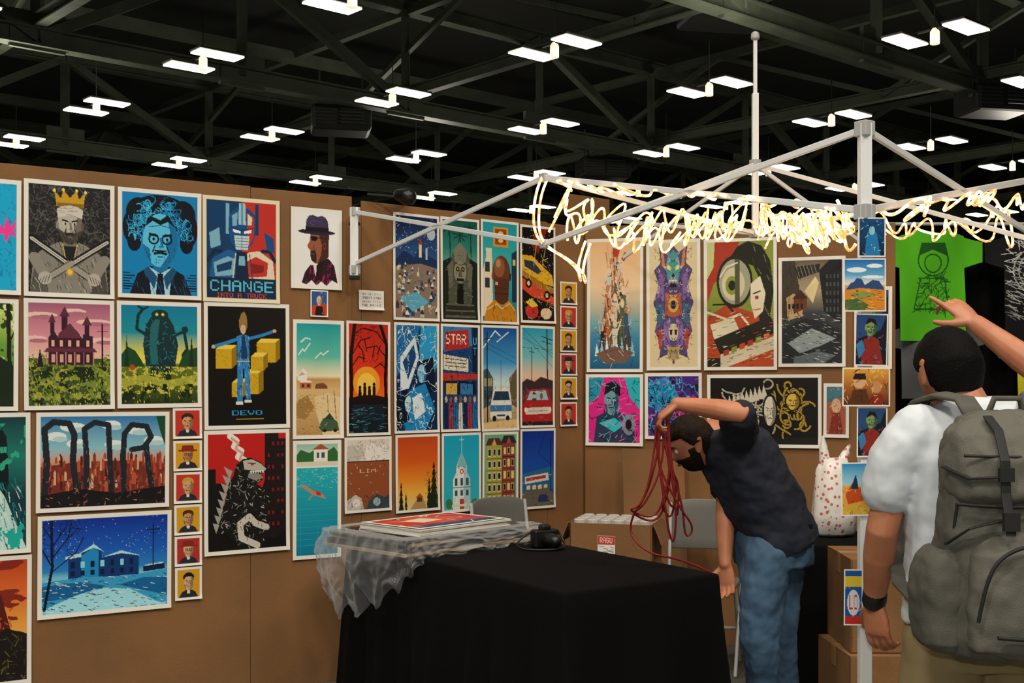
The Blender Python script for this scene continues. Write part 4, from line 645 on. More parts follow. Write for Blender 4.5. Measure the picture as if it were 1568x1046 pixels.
for p,z in ((Q,2.235),(P,2.36),(R_,2.28),(C,2.24),(C,2.58)): box(bm,at(p,z),(.043,.043,.045),.6)
for p,z in ((Q,1.995),(P,2.07)): box(bm,at(p,z),(.045,.045,.045),.6)
for m in (mPQ,mQR):
    for z in (2.305,2.045): box(bm,at(m,z),(.03,.022,.035),-.9)
loft(bm,[(at(C,3.19),(.012,0,0),(0,.012,0)),(at(C,3.2),(.022,0,0),(0,.022,0)),(at(C,3.225),(.02,0,0),(0,.02,0)),(at(C,3.235),(.008,0,0),(0,.008,0))],12)
mk('joints',bm,M_joint,fr,False,bevel=.003)
bm=bmesh.new(); box(bm,at(Q,1.955),(.045,.045,.03)); box(bm,at(P,2.03),(.05,.05,.02)); box(bm,at(P,2.3),(.055,.03,.015)); mk('clamps',bm,M_blk,fr,False,bevel=.003)
# rope lights
def led():
    m=mat('warm_led','d9a060',.4,emit='ffb050',es=1); nt=m.node_tree; b=nt.nodes['Principled BSDF']
    tc=nt.nodes.new('ShaderNodeTexCoord'); n=nt.nodes.new('ShaderNodeTexNoise'); n.inputs['Scale'].default_value=42; n.inputs['Detail'].default_value=1
    r=nt.nodes.new('ShaderNodeValToRGB'); r.color_ramp.elements[0].position=.42; r.color_ramp.elements[0].color=(.85,.42,.13,1); r.color_ramp.elements[1].position=.60; r.color_ramp.elements[1].color=(3.4,2.35,1.3,1)
    nt.links.new(tc.outputs['Object'],n.inputs['Vector']); nt.links.new(n.outputs['Fac'],r.inputs['Fac']); nt.links.new(r.outputs['Color'],b.inputs['Emission Color']); m.cycles.emission_sampling='NONE'; return m
M_led=led()
def drape(pts,amp,pitch,seed):
    rnd=random.Random(seed); out=[]; pts=[V(p) for p in pts]; k=0
    for a,b in zip(pts,pts[1:]):
        d=b-a; L=d.length; d.normalize(); s=d.cross(V((0,0,1))).normalized(); n=max(2,int(L/pitch*2))
        for i in range(n):
            sg=1 if k%2 else -1; k+=1
            out.append(a+d*(L*i/n+rnd.uniform(-.6,.6)*pitch)+V((0,0,sg*amp*rnd.uniform(.35,1.2)))+s*(rnd.uniform(-.05,.05)+.03*sg))
            if rnd.random()<.25: out.append(out[-1]+d*rnd.uniform(-.05,.05)+V((0,0,-sg*amp*.5))+s*rnd.uniform(-.05,.05))
    return out
sp=[drape([(.17,4.62,2.20),(.30,4.8,2.15),(.45,4.95,2.12),(.6,5.1,2.15),(.8,5.35,2.2),(1.0,5.55,2.25),(1.2,5.75,2.27)],.11,.09,1),
 drape([(.2,4.66,2.24),(.4,4.9,2.17),(.7,5.2,2.2),(.95,5.5,2.25),(1.18,5.72,2.30)],.10,.08,21),
 drape([(.14,4.58,2.29),(.30,4.38,2.22),(.5,4.1,2.16),(.7,3.85,2.11),(.88,3.6,2.05),(1.0,3.43,2.0)],.022,.10,2),
 drape([(1.2,5.75,2.30),(1.2,5.3,2.21),(1.15,4.8,2.13),(1.12,4.3,2.06),(1.05,3.7,1.98)],.10,.09,5),
 drape([(1.22,5.7,2.27),(1.25,5.2,2.2),(1.2,4.7,2.12),(1.14,4.2,2.06),(1.06,3.7,2.0)],.08,.10,15),
 drape([(.25,4.72,2.12),(.6,5.08,2.12),(.95,5.3,2.2),(1.25,5.4,2.22),(1.4,5.5,2.2)],.10,.11,7),
 drape([(1.06,3.45,2.0),(1.35,3.75,2.07),(1.6,4.05,2.12),(1.85,4.35,2.18),(2.1,4.6,2.2)],.045,.10,3),
 drape([(1.35,5.6,2.27),(1.7,5.2,2.2),(2.05,4.7,2.12)],.09,.11,4),drape([(1.25,5.6,2.22),(1.6,5.3,2.18),(2.1,4.8,2.16)],.08,.12,14)]
dr=[(.12,4.6,2.31),(.09,4.57,2.25),(.08,4.57,2.1),(.12,4.6,2.04),(.2,4.62,2.0),(.27,4.7,1.95),(.28,4.75,1.9),(.26,4.76,1.98),(.30,4.8,2.08)]
rope=tube('string_lights',sp+[dr,[(x+.02,y,z-.01) for x,y,z in dr[::-1]]],.0052,M_led)
for i,p in enumerate(((.4,4.75,2.08),(.9,5.2,2.12),(1.1,4.3,2.0),(1.7,4.2,2.05))):
    l=bpy.data.lights.new('rope_glow','POINT'); l.energy=2.2; l.color=(1,.66,.3); l.shadow_soft_size=.12; o=bpy.data.objects.new('rope_glow',l); o.location=p; sc.collection.objects.link(o)
# ---------------- clamp spot on wall
e=empty('clamp_spotlight',(-.55,6.02,2.44)); bm=bmesh.new(); limb(bm,[(-.58,6.06,2.47),(-.53,6.0,2.45)],[.032,.045]); mk('head',bm,M_blk,e); bm=bmesh.new(); bar(bm,(-.57,6.06,2.47),(-.56,6.17,2.46),.02); bar(bm,(-.74,6.02,2.47),(-.58,6.05,2.46),.01); mk('clamp',bm,M_blk,e,False)
# ---------------- tables
M_cloth=mat('black_cloth','050506',.95,bump=.1,bscale=400,spec=.15)
def clothtable(name,p1,d1,d2,w,l,h,seed=0,hem=.02):
    bm=bmesh.new(); d1=V((*d1,0)).normalized(); d2=V((*d2,0)).normalized(); p1=V((*p1,0))
    per=[]; corners=[(0,0),(w,0),(w,l),(0,l)]; tot=0
    for k in range(4):
        a=corners[k];b=corners[(k+1)%4]; L=math.hypot(b[0]-a[0],b[1]-a[1]); n=int(L/.012)
        nx,ny=(b[1]-a[1])/L,-(b[0]-a[0])/L
        for i in range(n):
            t=i/n; per.append((a[0]+(b[0]-a[0])*t,a[1]+(b[1]-a[1])*t,nx,ny,tot+L*t,min(t,1-t)*L))
        tot+=L
    rows=[]
    levels=[(0,-.006),(-.004,.002),(-.014,.006)]+[(-.014-(h-.014-hem)*k/9,.006) for k in range(1,10)]
    cen=(w/2,l/2)
    for li,(dz,o) in enumerate(levels):
        f=-dz/h; row=[]
        for x,y,nx,ny,s,dc in per:
            wv=.5+.5*math.sin(s*19+1.8*math.sin(s*5.3+seed))+.3*math.sin(s*41+seed)
            cf=math.exp(-(dc/.07)**2)
            out=o+f*(.012+.05*wv*min(1,f*1.6)*(1-cf*.5))+cf*f*.05
            ox=nx*out;oy=ny*out
            if dc<.03:
                q=V((x-cen[0],y-cen[1],0)).normalized(); ox=ox*.6+q.x*out*.6; oy=oy*.6+q.y*out*.6
            row.append(bm.verts.new(p1+d1*(x+ox)+d2*(y+oy)+V((0,0,h+dz))))
        rows.append(row)
    n=len(per)
    for a,b in zip(rows,rows[1:]):
        for i in range(n): bm.faces.new((a[i],a[(i+1)%n],b[(i+1)%n],b[i]))
    bm.faces.new(rows[0])
    return mk(name,bm,M_cloth)
d1=(.83,.56);d2=(-.56,.83)
clothtable('draped_table',(.185,4.27),d1,d2,.767,1.75,.74,1)
clothtable('draped_table',(1.27,5.57),(.945,-.325),(.325,.945),.68,.62,.74,5)
# stack of prints with plastic wrap
e=empty('print_stack',(-.38,5.6,.75)); s1=V((.70,.714,0));s2=V((.714,-.70,0)); c0=V((-.38,5.60,0))
def slab(bm,du,dv,hu,hv,z0,z1,rot=0,mi=0):
    R=Matrix.Rotation(rot,3,'Z'); quadbox(bm,c0+s1*du+s2*dv+V((0,0,(z0+z1)/2)),R@(s1*hu),R@(s2*hv),V((0,0,(z1-z0)/2)),mi)
M_pap=mat('white_paper','dcdad2',.6); M_blkb=mat('black_board','17171a',.6); M_kr=mat('kraft_board','9a835f',.8)
bm=bmesh.new(); slab(bm,0,0,.42,.29,.744,.757); slab(bm,.02,-.01,.40,.27,.782,.794,.04); mk('boards',bm,M_kr,e,False)
bm=bmesh.new(); slab(bm,.0,.0,.41,.28,.758,.781,.02); slab(bm,-.02,.0,.38,.275,.795,.812,-.03); mk('black_sheets',bm,M_blkb,e,False)
bm=bmesh.new()
for k in range(7): slab(bm,.0+rr.uniform(-.01,.01),.02+rr.uniform(-.01,.01),.30,.205,.8125+.005*k,.8165+.005*k,.05+rr.uniform(-.03,.03))
mk('print_pile',bm,M_pap,e,False)
def a_top(c):
    c.f('c4392c'); c.P([(.05,.2),(.6,.05),(.9,.5),(.4,.8)],'d9533a'); c.P([(.2,.3),(.5,.2),(.6,.5),(.3,.6)],'e6dccb'); c.B(.0,.8,1,1,'23466e'); c.H(['1a1414','e6dccb'],30,(0,0,1,1),.12,.012,seed=3)
cv=Cv(.58,.40,.025); a_top(cv); cv.border(); me=cv.mesh('top_print'); o=link('top_print',me)
Mx=Matrix.Translation(c0+s2*.02+V((0,0,.851)))@Matrix.Rotation(math.atan2(s1.y,s1.x)+.05,4,'Z')@Matrix.Rotation(-math.pi/2,4,'X')
o.matrix_basis=Mx; o.parent=e; o.matrix_parent_inverse=Matrix.Translation(-V(e.location))
def plast():
    m=bpy.data.materials.new('clear_plastic'); m.use_nodes=True; nt=m.node_tree; nt.nodes.clear()
    out=nt.nodes.new('ShaderNodeOutputMaterial'); mx=nt.nodes.new('ShaderNodeMixShader'); t=nt.nodes.new('ShaderNodeBsdfTransparent'); p=nt.nodes.new('ShaderNodeBsdfPrincipled'); lw=nt.nodes.new('ShaderNodeLayerWeight'); lw.inputs[0].default_value=.3
    mp=nt.nodes.new('ShaderNodeMath'); mp.operation='MULTIPLY_ADD'; mp.inputs[1].default_value=.5; mp.inputs[2].default_value=.09
    p.inputs['Base Color'].default_value=(.75,.78,.8,1); p.inputs['Roughness'].default_value=.1; p.inputs['Specular IOR Level'].default_value=1.0
    nt.links.new(lw.outputs['Facing'],mp.inputs[0]); nt.links.new(mp.outputs[0],mx.inputs[0]); nt.links.new(t.outputs[0],mx.inputs[1]); nt.links.new(p.outputs[0],mx.inputs[2]); nt.links.new(mx.outputs[0],out.inputs[0]); return m
M_plas=plast()
bm=bmesh.new()
path=[(-.68,5.8,.12),(-.80,5.66,.18),(-.89,5.52,.28),(-.80,5.38,.37),(-.66,5.24,.33),(-.50,5.08,.22),(-.42,5.1,.13),(-.3,5.24,.085),(-.1,5.44,.08),(.13,5.67,.08),(.10,5.78,.06)]
NU=200;NV=46;G=[]
for i in range(NU):
    t=i/(NU-1)*(len(path)-1); k=min(int(t),len(path)-2); f=t-k
    x=path[k][0]*(1-f)+path[k+1][0]*f; y=path[k][1]*(1-f)+path[k+1][1]*f; dp=path[k][2]*(1-f)+path[k+1][2]*f
    dp*=1+.10*math.sin(i*.45)
    o_=(V((x,y,0))-c0).normalized(); col=[]
    for j in range(NV):
        q=j/(NV-1)
        if q<.2: pos=V((x,y,0))-o_*(.09*(1-q/.2))+V((0,0,.822)); am=0
        else:
            w_=(q-.2)/.8; pos=V((x,y,0))+o_*(.012+.03*math.sin(w_*2.4)-.06*w_*w_*(dp>.15))+V((0,0,.82-dp*w_)); am=.012+.012*w_
        nn=1-2*abs(mnoise.noise(V((i*.16,j*.05,0))))*1.6+.8*mnoise.noise(V((i*.32,j*.22,5)))
        col.append(bm.verts.new(pos+o_*(nn*am)+V((0,0,.001+.004*abs(mnoise.noise(V((i*.2,j*.3,3))))))))
    G.append(col)
for a,b in zip(G,G[1:]):
    for j in range(NV-1): bm.faces.new((a[j],a[j+1],b[j+1],b[j]))
mk('plastic_wrap',bm,M_plas,e)
# photo camera on table
cx,cy=.15,5.43; e=empty('camera',(cx,cy,.74)); bm=bmesh.new(); box(bm,(cx,cy,.785),(.13,.05,.085),.5); box(bm,(cx,cy,.835),(.05,.045,.03),.5); mk('body',bm,M_blk,e,False,bevel=.01)
bm=bmesh.new(); limb(bm,[(cx+.01,cy-.02,.782),(cx+.045,cy-.09,.782)],[.034,.032]); mk('lens',bm,M_blk,e)
tube('strap',[[(cx-.06,cy-.03,.82),(cx-.13,cy-.05,.78),(cx-.12,cy-.1,.748),(cx-.02,cy-.13,.748),(cx+.08,cy-.1,.748),(cx+.1,cy+.03,.76),(cx+.06,cy+.03,.82)]],.005,M_blk,e)
# folding chairs
M_chg=mat('grey_chair_plastic','6c6c67',.5)
def chair(x,y,rz):
    e=empty('folding_chair',(x,y,0)); R=Matrix.Rotation(rz,3,'Z'); T=lambda a,b,c:V((x,y,0))+R@V((a,b,c))
    bm=bmesh.new(); N=12; g=[]
    for j in range(6):
        row=[]
        for i in range(N+1):
            a=(i/N-.5)*2; z=.60+.27*j/5-(.03*abs(a)**4 if j==5 else 0); row.append((a*.195,.17+.03*(1-a*a)+.02*j/5,z))
        g.append(row)
    vf=[[bm.verts.new(T(*p)) for p in r] for r in g]; vb=[[bm.verts.new(T(p[0],p[1]+.015,p[2])) for p in r] for r in g]
    for A_ in (vf,vb):
        for r,s in zip(A_,A_[1:]):
            for i in range(N): bm.faces.new((r[i],r[i+1],s[i+1],s[i]))
    for i in range(N):
        for k in (0,-1): bm.faces.new((vf[k][i],vf[k][i+1],vb[k][i+1],vb[k][i]))
    for j in range(5):
        for k in (0,-1): bm.faces.new((vf[j][k],vf[j+1][k],vb[j+1][k],vb[j][k]))
    quadbox(bm,T(0,0,.45),R@V((.19,0,0)),R@V((0,.17,0)),V((0,0,.012))); mk('seat_and_back',bm,M_chg,e,True,bevel=.006)
    bm=bmesh.new()
    for s in (-1,1):
        limb(bm,[T(s*.195,.19,.84),T(s*.195,.14,.5),T(s*.195,-.17,.012)],[.010]*3,8); limb(bm,[T(s*.18,-.05,.45),T(s*.18,.19,.012)],[.010]*2,8)
    limb(bm,[T(-.19,.1,.2),T(.19,.1,.2)],[.009]*2,8); mk('frame',bm,M_joint,e)
chair(.05,6.36,.72); chair(1.0,6.2,-.3)
# cardboard boxes
M_tape=mat('brown_tape','a07a48',.35)
def cbox(x0,y0,z0,sx,sy,sz,rz,openb=False):
    e=empty('cardboard_box',(x0,y0,z0)); R=Matrix.Rotation(rz,3,'Z'); T=lambda a,b,c:V((x0,y0,z0))+R@V((a,b,c)); bm=bmesh.new(); t=.004
    X=R@V((1,0,0));Y=R@V((0,1,0));Z=V((0,0,1))
    quadbox(bm,T(0,0,.004),X*sx/2,Y*sy/2,Z*t)
    for s in (-1,1): quadbox(bm,T(s*(sx/2-t),0,sz/2),X*t,Y*sy/2,Z*sz/2); quadbox(bm,T(0,s*(sy/2-t),sz/2),X*sx/2,Y*t,Z*sz/2)
    if openb:
        for s in (-1,1): quadbox(bm,T(s*(sx/2+.03),0,sz-.05),(X*.02*s-Z*.05),Y*sy/2,(X*s+Z*.4).normalized()*.002)
    else:
        quadbox(bm,T(0,sy/4,sz),X*sx/2,Y*(sy/4-.001),Z*.003); quadbox(bm,T(0,-sy/4,sz),X*sx/2,Y*(sy/4-.001),Z*.003)
    mk('carton',bm,M_card,e,False,bevel=.001)
    if not openb:
        bm=bmesh.new(); quadbox(bm,T(0,0,sz+.0035),X*sx/2,Y*.025,Z*.001); quadbox(bm,T(-sx/2-.001,0,sz-.04),X*.001,Y*.025,Z*.04); mk('tape',bm,M_tape,e,False)
    return e,T,X,Y
cbox(.54,6.10,0,.44,.34,.56,-.28)
e,T,X_,Y_=cbox(.54,6.08,.566,.42,.32,.225,-.28,True)
bm=bmesh.new(); M_lid=mat('jar_lid','d0d0ca',.3,metal=.2)
for i in range(6):
    for j in range(4):
        p=T(-.168+.067*i,-.11+.073*j,0); loft(bm,[(p+V((0,0,.01)),(.029,0,0),(0,.029,0)),(p+V((0,0,.205)),(.029,0,0),(0,.029,0)),(p+V((0,0,.21)),(.031,0,0),(0,.031,0)),(p+V((0,0,.238)),(.031,0,0),(0,.031,0)),(p+V((0,0,.243)),(.025,0,0),(0,.025,0))],14)
mk('jars',bm,M_lid,e,False)
def a_lab(c): c.f('eee9e0'); c.B(0,0,1,.5,'c23a2a'); c.txt('RAGU',.1,.08,.8,.32,'f4efe4'); c.H(['5a3a30'],12,(.1,.6,.9,.95),.2,.03,ang=0,seed=2)
cv=Cv(.09,.09,.002,400); a_lab(cv); o=link('label',cv.mesh('label')); o.matrix_basis=Matrix.Translation(T(-.02,-.1625,.12))@Matrix.Rotation(-.28,4,'Z'); o.parent=e; o.matrix_parent_inverse=Matrix.Translation(-V(e.location))
cbox(1.60,4.95,0,.5,.42,.40,.05); cbox(1.61,4.96,.404,.46,.40,.38,-.03)
bm=bmesh.new(); quadbox(bm,V((.82,6.72,.56)),V((.17,-.06,0)),V((0,.003,0)),V((-.01,.05,.56))); mk('cardboard_panel',bm,M_card,smooth=False)
# white plastic shopping bag
def bag():
    bm=bmesh.new(); cx,cy=1.60,5.84; rows=[]
    prof=[(.745,.085,.05),(.76,.105,.075),(.85,.108,.085),(.97,.10,.08),(1.07,.085,.06),(1.13,.06,.04)]
    n=40
    for k,(z,a,b) in enumerate(prof):
        row=[]
        for i in range(n):
            t=6.2832*i/n; w=1+.10*mnoise.noise(V((math.cos(t)*2,math.sin(t)*2,z*9)))+.05*math.sin(t*7+k)
            row.append(bm.verts.new((cx+math.cos(t)*a*w,cy+math.sin(t)*b*w,z)))
        rows.append(row)
    for a,b in zip(rows,rows[1:]):
        for i in range(n): bm.faces.new((a[i],a[(i+1)%n],b[(i+1)%n],b[i]))
    bm.faces.new(rows[0]); bm.faces.new(rows[-1])
    limb(bm,[(cx-.045,cy,1.10),(cx-.05,cy+.01,1.18),(cx-.055,cy,1.235)],[.03,.022,.006],8); limb(bm,[(cx+.035,cy,1.10),(cx+.06,cy+.01,1.15),(cx+.075,cy,1.19)],[.03,.022,.008],8)
    m=mat('bag_plastic','e8e6e2',.35,noise=('e2dfdc',10),bump=.5,bscale=14); nt=m.node_tree
    v=nt.nodes.new('ShaderNodeTexVoronoi'); v.inputs['Scale'].default_value=38; tc=nt.nodes.new('ShaderNodeTexCoord'); r=nt.nodes.new('ShaderNodeValToRGB'); r.color_ramp.interpolation='CONSTANT'; r.color_ramp.elements[0].color=(*hx('c9706a'),1); r.color_ramp.elements[1].color=(*hx('e8e6e2'),1); r.color_ramp.elements[1].position=.3
    nt.links.new(tc.outputs['Object'],v.inputs['Vector']); nt.links.new(v.outputs['Distance'],r.inputs['Fac']); nt.links.new(r.outputs['Color'],nt.nodes['Principled BSDF'].inputs['Base Color'])
    mk('plastic_shopping_bag',bm,m)
bag()
# prints clipped on the pole
def flat(name,X0,X1,z0,z1,y,fn,b=.004,rz=0):
    cv=Cv(X1-X0,z0-z1,b,700); fn(cv); cv.border(); o=link(name,cv.mesh(name)); o.location=((X0+X1)/2,y,(z0+z1)/2); o.rotation_euler=(0,rr.uniform(-.02,.02),rz); return o
flat('postcard_print',.994,1.073,1.976,1.863,3.375,a_blpc); flat('postcard_print',.951,1.073,1.858,1.706,3.372,a_mesa); flat('postcard_print',.947,1.084,1.545,1.434,3.37,a_ridersb)
flat('postcard_print',.99,1.078,1.432,1.288,3.376,a_zomb); flat('postcard_print',.944,1.03,1.273,1.12,3.372,a_beachpc); flat('snack_packet',.953,1.008,.966,.805,3.376,a_pack)
flat('postcard_print',.985,1.08,1.70,1.55,3.378,a_zomb)
# ---------------- T-shirts on rail & drape backdrop
def tee(name,x,y,zt,w,h,base,fn,sl=.2):
    c=Cv(w*1.3,h,0,300); c.f(base)
    X=(c.X-.5)*1.3; Yc=c.Y
    body=(np.abs(X)<.38)&(Yc>.02); sh=(np.abs(X)<=.38+sl)&(Yc>.03+ (np.abs(X)-.12).clip(0)*.22)&(Yc<.30+ (0.62-np.abs(X)).clip(0)*.25)
    top=Yc>.02+(np.abs(X)-.12).clip(0)*.22
    keep=(body&top)|(sh&(np.abs(X)>.3)); keep&=~(((X/.11)**2+((Yc-.0)/.07)**2)<1)
    fn(c)
    yf=lambda gx,gz:.012*np.sin(gx*9+gz*3)+.02*np.sin(gx*4-gz*2)
    o=link(name,c.mesh(name,keep=keep,yf=yf,mt=M_pcloth)); o.location=(x,y,zt-h/2); s=o.modifiers.new('s','SOLIDIFY'); s.thickness=.012; return o
def t_green(c):
    k='1a5a1a'
    c.L([(.5+.14*math.cos(a*.4),.3+.13*math.sin(a*.4)) for a in range(17)],.012,k); c.L([(.5+.08*math.cos(a*.4),.32+.08*math.sin(a*.4)) for a in range(17)],.012,k); c.P([(.36,.26),(.4,.14),(.6,.14),(.64,.26),(.5,.2)],k); c.H([k],90,(.36,.42,.66,.75),.07,.007,seed=3); c.L([(.38,.45),(.62,.45),(.66,.72),(.34,.72),(.38,.45)],.01,k)
def t_blk(c):
    k='b9b9b4'
    for r0 in (.2,.16,.1): c.L([(.48+r0*math.cos(a*.4),.38+r0*math.sin(a*.4)) for a in range(17)],.008,k)
    c.H([k,'8a8a86'],130,(.24,.3,.78,.8),.12,.006,ang=.4,seed=6); c.H(['d9d9d4'],60,(.24,.1,.75,.55),.1,.006,seed=4)
tee('green_tshirt',2.69,7.52,2.50,.56,.73,'57b81e',t_green)
tee('black_tshirt',3.36,7.52,2.50,.56,.74,'141416',t_blk)
tee('grey_tshirt',2.72,7.58,1.9,.56,.5,'5a5c60',lambda c:None)
tee('yellow_tshirt',3.47,7.58,1.85,.56,.6,'c9c02a',lambda c:c.H(['1a1a1a'],20,(.3,.1,.7,.5),.1,.012,seed=2))
bm=bmesh.new(); limb(bm,[(2.2,7.61,2.53),(4.9,7.61,2.53)],[.012]*2,10)
for x in (2.2,4.9): limb(bm,[(x,7.61,0.02),(x,7.61,2.53)],[.02]*2,10)
mk('display_rail',bm,M_joint)
bm=bmesh.new(); rows=[[],[]]
for i in range(260):
    x=2.2+i*.0115; y=7.7+.03*math.sin(x*38+math.sin(x*7))
    for k,z in enumerate((.02,2.44)): rows[k].append(bm.verts.new((x,y,z)))
for i in range(259): bm.faces.new((rows[0][i],rows[0][i+1],rows[1][i+1],rows[1][i]))
mk('backdrop_drape',bm,M_cloth)
# ---------------- people
M_skin=mat('skin','b3704f',.5,noise=('bf7f5e',14))
M_hair=mat('black_hair','050404',.8,noise=('080605',60),bump=.3,bscale=160,spec=.15); M_brown=mat('brown_hair','160f0a',.75,noise=('22160e',60),bump=.4,bscale=140,spec=.2)
M_eye=mat('eye_white','e0dcd4',.2); M_iris=mat('iris','20140c',.2); M_lip=mat('lips','8a4238',.5)
def headpt(d,grow=0):
    x,y,z=d; p=V((.076*x,.096*y,.118*z))
    if z<0:
        p.x*=1-.30*abs(z)**1.4
        if y<0: p.y*=1-.45*abs(z)
    if y>0:
        g=lambda a,b,sa,sb: math.exp(-((x-a)/sa)**2-((z-b)/sb)**2)
        p.y+=.024*g(0,-.16,.12,.13)+.010*g(0,-.02,.09,.2)+.005*g(0,.2,.5,.08)-.010*(g(.36,.03,.16,.1)+g(-.36,.03,.16,.1))+.007*g(0,-.47,.22,.05)+.006*g(0,-.57,.2,.05)+.010*g(0,-.85,.25,.15)
    return p+V(d)*grow
def head(par,c,M,hairm,beard=False,bmbody=None,S=1,rough=1):
    c=V(c); N,K=64,48
    M=Matrix([[M[i][j]*S for j in range(3)] for i in range(3)])
    def sph(bm,fn):
        rows=[]
        for j in range(1,K):
            th=math.pi*j/K; rows.append([bm.verts.new(c+M@fn((math.sin(th)*math.sin(2*math.pi*i/N),math.sin(th)*math.cos(2*math.pi*i/N),math.cos(th)))) for i in range(N)])
        for a,b in zip(rows,rows[1:]):
            for i in range(N): bm.faces.new((a[i],a[(i+1)%N],b[(i+1)%N],b[i]))
        for r,z in ((rows[0],1),(rows[-1],-1)):
            v=bm.verts.new(c+M@fn((0,0,z)))
            for i in range(N): bm.faces.new((r[i],r[(i+1)%N],v))
    sph(bmbody,lambda d:headpt(d))
    for s in (-1,1): # ears
        q=lambda a,b,z:c+M@V((a,b,z)); rings=[]
        for k,(z,a,b) in enumerate(((-.034,.004,.006),(-.026,.006,.012),(-.008,.007,.018),(.012,.008,.021),(.026,.007,.018),(.034,.004,.008))):
            rings.append((q(s*(.077+.007*max(0,(z+.03)*12)),-.012-.01*z/.03,z-.005),M@V((a,0,0)),M@V((0,b,0))))
        loft(bmbody,rings,12)
    def hm(d):
        x,y,z=d
        lim= .42 if y>.45 else (.42-(.45-y)*1.35 if y>0.1 else -.05-(.1-y)*1.2)
        lim=max(lim,-.68)
        if abs(x)>.75 and -.25<y<.3: lim=max(lim,-.02)
        return z-lim
    def hp(d):
        h=hm(d); k=max(0,min(1,h/.10+.3)); n=(mnoise.noise(V(d)*5)*.004+mnoise.noise(V((d[0]*30,d[1]*30,d[2]*6)))*.0022)*rough
        return headpt(d,-.012+k*(.012+.013+n))
    bm=bmesh.new(); sph(bm,hp); mk('hair',bm,hairm,par)
    if beard:
        def bp(d):
            x,y,z=d; k=1 if (z<-.32 and y>-.05 and not(abs(x)<.2 and -.56<z<-.47)) else 0
            if abs(x)>.62 and -.4<z<0 and -.05<y<.45: k=1
            n=mnoise.noise(V(d)*20)*.003
            return headpt(d,-.008+k*(.013+n))
        bm=bmesh.new(); sph(bm,bp); mk('beard',bm,hairm,par)
    for s in (-1,1):
        bm=bmesh.new(); bmesh.ops.create_uvsphere(bm,u_segments=16,v_segments=12,radius=.0125); 
        for v in bm.verts: v.co=c+M@(v.co+V((s*.031,.078,.004)))
        mk('eye',bm,M_eye,par)
        bm=bmesh.new(); bmesh.ops.create_uvsphere(bm,u_segments=12,v_segments=8,radius=.006)
        for v in bm.verts: v.co=c+M@(v.co+V((s*.031,.086,.004)))
        mk('iris',bm,M_iris,par)
        bm=bmesh.new(); limb(bm,[c+M@V((s*.016,.092,.024)),c+M@V((s*.032,.093,.029)),c+M@V((s*.047,.082,.024))],[.003,.004,.002],6); mk('eyebrow',bm,hairm,par)
    bm=bmesh.new(); limb(bm,[c+M@V((-.022,.088,-.060)),c+M@V((0,.096,-.058)),c+M@V((.022,.088,-.060))],[.003,.006,.003],8); mk('mouth',bm,M_lip,par)
def hand(bm,w,d,n,th,curl=.35,s=1,point=False):
    w=V(w);d=V(d).normalized();n=V(n); n=(n-d*n.dot(d)).normalized(); t0=V(th); t=d.cross(n).normalized(); 
    if t.dot(t0)<0: t=-t
    rings=[]
    for a,wd,tk in ((-.01,.025,.019),(.015,.031,.017),(.045,.039,.016),(.075,.041,.014),(.09,.036,.011)): rings.append((w+d*a*s,t*wd*s,n*tk*s))
    loft(bm,rings,16)
    for k,(off,L) in enumerate(((.030,.070),(.010,.079),(-.010,.073),(-.029,.058))):
        cu=curl*(1+.12*k); 
        if point and k==0: cu=.08
        elif point: cu=.75
        p=w+d*.082*s+t*off*s; pts=[p-d*.02*s,p]; a=cu*.5+ (.05)
        for seg in (.45,.32,.24):
            dd=(d*math.cos(a)+n*math.sin(a)+t*(off*2.2)).normalized(); p=p+dd*L*seg*s*1.05; pts.append(p); a+=cu
        limb(bm,pts,[.0095*s,.0092*s,.0085*s,.0078*s,.0066*s],10)
    p=w+d*.022*s+t*.022*s; pts=[p]; 
    for a,L in ((.85,.04),(.55,.03),(.3,.024)):
        dd=(d*math.cos(a)+t*math.sin(a)+n*(.35+curl*.3)).normalized(); p=p+dd*L*s; pts.append(p)
    limb(bm,pts,[.015*s,.0125*s,.0105*s,.008*s],10)
def shoe(bm,a,f):
    a=V(a);f=V(f).normalized(); s=f.cross(V((0,0,1))); rings=[]
    for t,w,h in ((-.08,.02,.03),(-.07,.034,.045),(-.02,.038,.055),(.06,.042,.045),(.13,.045,.032),(.17,.036,.026),(.19,.015,.016)): rings.append((a+f*t+V((0,0,h-a.z+.002)),s*w,V((0,0,h))))
    loft(bm,rings,16,ex=2.5)
def ring(c,a,b,ang=0): return (c,(a*math.cos(ang),a*math.sin(ang),0),(-b*math.sin(ang),b*math.cos(ang),0))
# --- man with backpack (seen from behind)
e=empty('man_with_backpack',(1.16,2.95,0)); x0,y0=1.17,2.95
bm=bmesh.new()
head(e,(1.115,3.0,1.528),Matrix.Rotation(.12,3,'Z')@Matrix.Rotation(-.38,3,'X'),M_hair,False,bm,S=.94,rough=.6)
limb(bm,[(1.165,2.94,1.37),(1.15,2.955,1.43),(1.13,2.985,1.49)],[.07,.056,.053])
loft(bm,[ring((x0,y0,z),a,b) for z,a,b in ((.86,.15,.11),(1.0,.14,.1),(1.2,.15,.1),(1.32,.155,.09),(1.40,.11,.07))],20)
sL=V((.985,2.94,1.375)); eL=V((.935,2.97,1.13)); wL=V((.955,3.10,.925)); aL=sL+V((.02,0,-.035))
limb(bm,[aL,(sL+eL)/2,eL,eL*.65+wL*.35,wL*.85+eL*.15,wL],[.042,.045,.040,.041,.03,.027])
hand(bm,wL,(.12,.05,-1),(.75,.55,.1),(.2,1,0),.45)
sR=V((1.355,2.96,1.39)); eR=V((1.45,3.13,1.50)); wR=V((1.30,3.29,1.665)); aR=sR+V((-.02,0,-.03))
limb(bm,[aR,(sR+eR)/2,eR,eR*.6+wR*.4,wR*.85+eR*.15,wR],[.042,.045,.041,.040,.03,.027])
